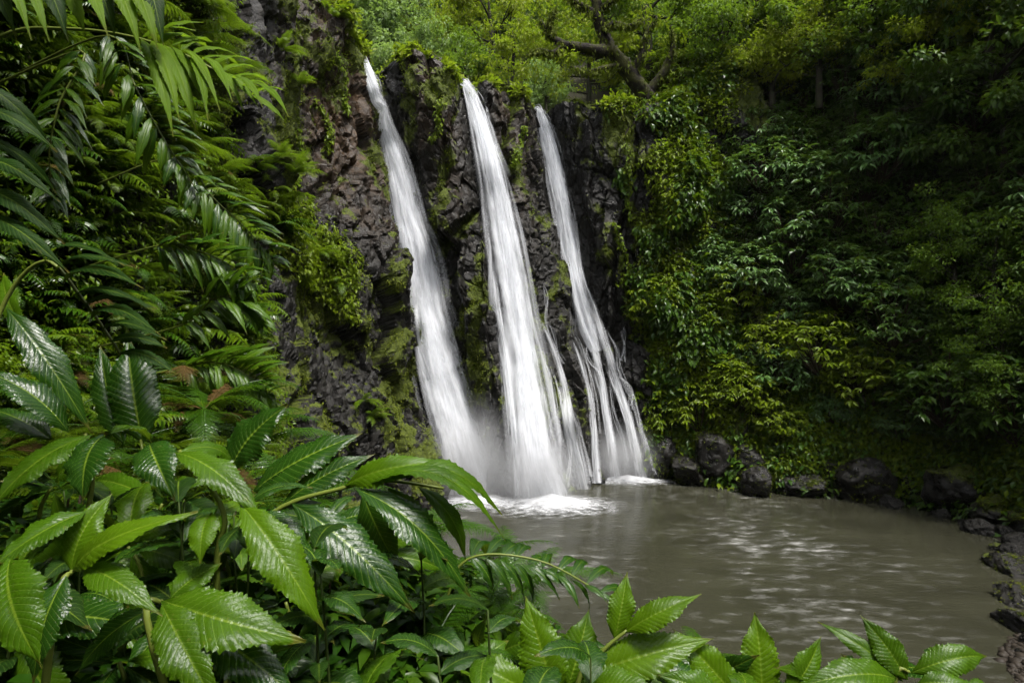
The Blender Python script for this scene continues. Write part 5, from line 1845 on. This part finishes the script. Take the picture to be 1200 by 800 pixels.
fp = np.random.default_rng(91)
for cx_, cy_, Y_, n_ in ((60, 570, 2.2, 7), (150, 640, 2.0, 7), (25, 730, 1.7, 6), (140, 775, 1.7, 7), (265, 655, 2.2, 7), (335, 705, 2.1, 7), (425, 655, 2.6, 7), (300, 790, 1.9, 6),
                         (450, 735, 2.5, 8), (525, 725, 2.8, 7), (575, 775, 2.4, 7), (735, 800, 2.3, 6), (960, 815, 2.3, 6), (820, 808, 2.3, 6), (400, 790, 2.1, 7), (500, 790, 2.2, 7), (100, 700, 2.0, 7), (230, 760, 2.0, 7), (380, 620, 2.7, 7), (480, 690, 2.6, 8), (190, 590, 2.4, 7), (20, 620, 2.2, 6), (555, 800, 2.2, 6), (640, 770, 2.6, 7), (1100, 815, 2.4, 5)):
    fl = []
    for k in range(n_):
        a = -2.9 + 5.8 * (k + fp.uniform(.2, .8)) / n_ - math.pi / 2
        ln = fp.uniform(80, 130) * 2.1 / Y_
        tx, ty = cx_ + math.cos(a) * ln, cy_ + math.sin(a) * ln * 0.75 + 25
        fl.append((cx_ + math.cos(a) * 10, cy_ + math.sin(a) * 8, Y_, tx, ty, Y_ + fp.uniform(-.25, .25), ln * fp.uniform(.17, .22), fp.uniform(.12, .26),
                   (0.4 * math.cos(a) + fp.uniform(-.3, .3), fp.uniform(-.9, -.3), 0.8), str(fp.choice(['hero_dark', 'hero', 'hero', 'hero_shade']))))
    c_ = P(cx_, cy_, Y_)
    g_ = bank(c_[0], c_[1])
    if g_[2] > c_[2] - 0.1:
        g_ = c_ - np.array((0, 0, 0.4))
    hero_plant(place_label('plant of slender dark leaves', c_), g_, [[None, (cx_ + fp.uniform(-20, 20), cy_ + 60, Y_), (cx_, cy_, Y_)]], fl)

# ------------------------------------------------------------------ understory on the near bank
UL = []
for k in range(6):
    v, f, uv, c, nn = leaf_geo((0, 0, 0), (0, 1, -0.25), 0.19 + 0.03 * (k % 3), 0.16, (0, 0, 1), 300 + k, rows=30, cols=7)
    UL.append([mesh('leaf', v, f, M[mt], uv=uv) for mt in ('hero_dark', 'hero', 'hero_shade')])
lx = np.array([-50, 0, 120, 260, 420, 540, 600, 700, 780, 860, 1000, 1200])
ly = np.array([500, 530, 560, 560, 590, 640, 690, 715, 765, 792, 812, 830])
us = np.random.default_rng(33)
stem_me = mesh('stem', *join([tube([(0, 0, 0), (0.03, 0.02, 0.5), (0, 0, 1.0)], [0.006, 0.005, 0.003], 6, 4)])[:2], M['stem_under'])
count = 0
for _ in range(1600):
    if count >= 110:
        break
    Y_ = us.uniform(1.5, 5.2)
    pxx = us.uniform(-40, 900)
    x_ = (pxx - 600) / FPX * Y_
    g = bank(x_, Y_)
    line = np.interp(pxx, lx, ly)
    topy = us.uniform(line + 12, line + 260)
    h_ = P(pxx, topy, Y_)[2] - g[2]
    if not 0.25 < h_ < 1.7:
        continue
    count += 1
    zone = 'left' if pxx < 300 else ('centre' if pxx < 620 else 'right')
    t = thing('understory_plant', place_label('dark glossy understory plant', g + np.array((0, 0, h_))), 'plant', tuple(g), us.uniform(0, 6.28),
              'understory plants of the near bank, ' + zone)
    s_ = obj('stem', stem_me, t)
    s_.scale = (1, 1, h_)
    nl = 12
    ls = us.uniform(0.13, 0.25)
    for k in range(nl):
        f = k / (nl - 1)
        lo = obj('leaf', UL[us.integers(0, 6)][int(us.choice([0, 1, 2], p=[.45, .2, .35]))], t)
        lo.location = (0, 0, h_ * (0.35 + 0.65 * f))
        lo.rotation_euler = (us.uniform(-0.5, 0.15) + 0.5 * f, us.uniform(-.3, .3), k * 2.4 + us.uniform(-.3, .3))
        lo.scale = (ls * us.uniform(.8, 1.2),) * 3
bush_labels = set()
SH['under'] = shrub_meshes('under', M['under'], (41, 42, 43), radius=0.5, nspray=110, nleaf=7, llen=0.085, lw=0.40)
count = 0
for _ in range(4000):
    if count >= 230:
        break
    Y_ = us.uniform(1.8, 7.0)
    pxx = us.uniform(-60, 640) if us.random() < 0.8 else us.uniform(600, 1000)
    x_ = (pxx - 600) / FPX * Y_
    if x_ < -5.2:
        continue
    g = bank(x_, Y_)
    if g[2] < 0.1:
        continue
    line = np.interp(pxx, lx, ly)
    sc_ = us.uniform(0.6, 1.5) * (0.45 + 0.16 * Y_)
    tpy = 400 - (g[2] + sc_ * 0.75 - 7) / Y_ * FPX
    if tpy < line + 8 or tpy > 800 or not -30 < pxx < 1230:
        continue
    count += 1
    zone = 'left' if pxx < 300 else ('centre' if pxx < 620 else 'right')
    lab = place_label(('large' if sc_ > 1.5 else 'medium sized' if sc_ > 1.1 else 'small') + ' leafy bush', g + np.array((0, 0, 0.4)))
    if lab in bush_labels:
        continue
    bush_labels.add(lab)
    shrub('under', g, sc_, lab, 'undergrowth bushes of the near bank, ' + zone, name='bush')
for _ in range(60):
    x_, y_ = us.uniform(-5.0, -2.0), us.uniform(2.4, 8.0)
    g = bank(x_, y_)
    px, py = PIX(g)
    if px < -60 or px > 420 or (px > 210 and py < 560):
        continue
    dk = us.random() < 0.5
    fern('finedark' if dk else 'fine', g + np.array((0, 0, 0.1)), (us.uniform(0, 1), -1), us.uniform(.55, .95), 9, place_label('dark ground fern' if dk else 'bright ground fern', g + np.array((0, 0, 0.3))),
         'ground ferns on the left rise', spread=2.4)
# ferns among the undergrowth
for (px, py, Y_, s_, lab) in ((600, 700, 3.0, .8, 'fine yellow green fern beside the comb leaved frond'), (560, 745, 2.6, .7, 'fine fern low at the bottom centre left of the upright plant'),
                              (480, 640, 3.2, .8, 'bright fern behind the drooping glossy leaves'), (420, 760, 2.4, .7, 'dark fern at the bottom left of centre'),
                              (500, 780, 2.2, .6, 'fern at the bottom edge left of centre'), (350, 590, 3.6, .9, 'fern behind the yellow green leaf stalk'),
                              (540, 690, 3.4, .8, 'fern filling the gap beneath the drooping leaves'), (820, 790, 2.4, .5, 'fern sprig at the bottom right of centre'),
                              (240, 480, 4.2, 1.0, 'bright fern above the dark upright leaves on the left'), (215, 455, 4.8, 1.1, 'wide fern on the wall above the dark upright leaves'),
                              (300, 520, 4.6, 1.0, 'fern behind the tallest dark broad leaf')):
    fern('finedark', P(px, py, Y_), (us.uniform(.2, 1), us.uniform(-1, -.2)), s_ * 0.75, 9, lab, spread=2.6)

# ------------------------------------------------------------------ damp air in the gorge
hz, nt, N, L = mat_new('haze')
out = N.new('ShaderNodeOutputMaterial')
vol = N.new('ShaderNodeVolumePrincipled')
vol.inputs['Color'].default_value = (0.95, 0.97, 0.95, 1)
vol.inputs['Density'].default_value = 0.00007
L.new(vol.outputs[0], out.inputs['Volume'])
c8 = [(x, y, z) for x in (-330, 330) for y in (-230, 330) for z in (-4, 110)]
obj('haze', mesh('haze', c8, np.array([(0, 1, 3, 2), (4, 6, 7, 5), (0, 4, 5, 1), (2, 3, 7, 6), (0, 2, 6, 4), (1, 5, 7, 3)]), hz, smooth=False), kind='stuff')
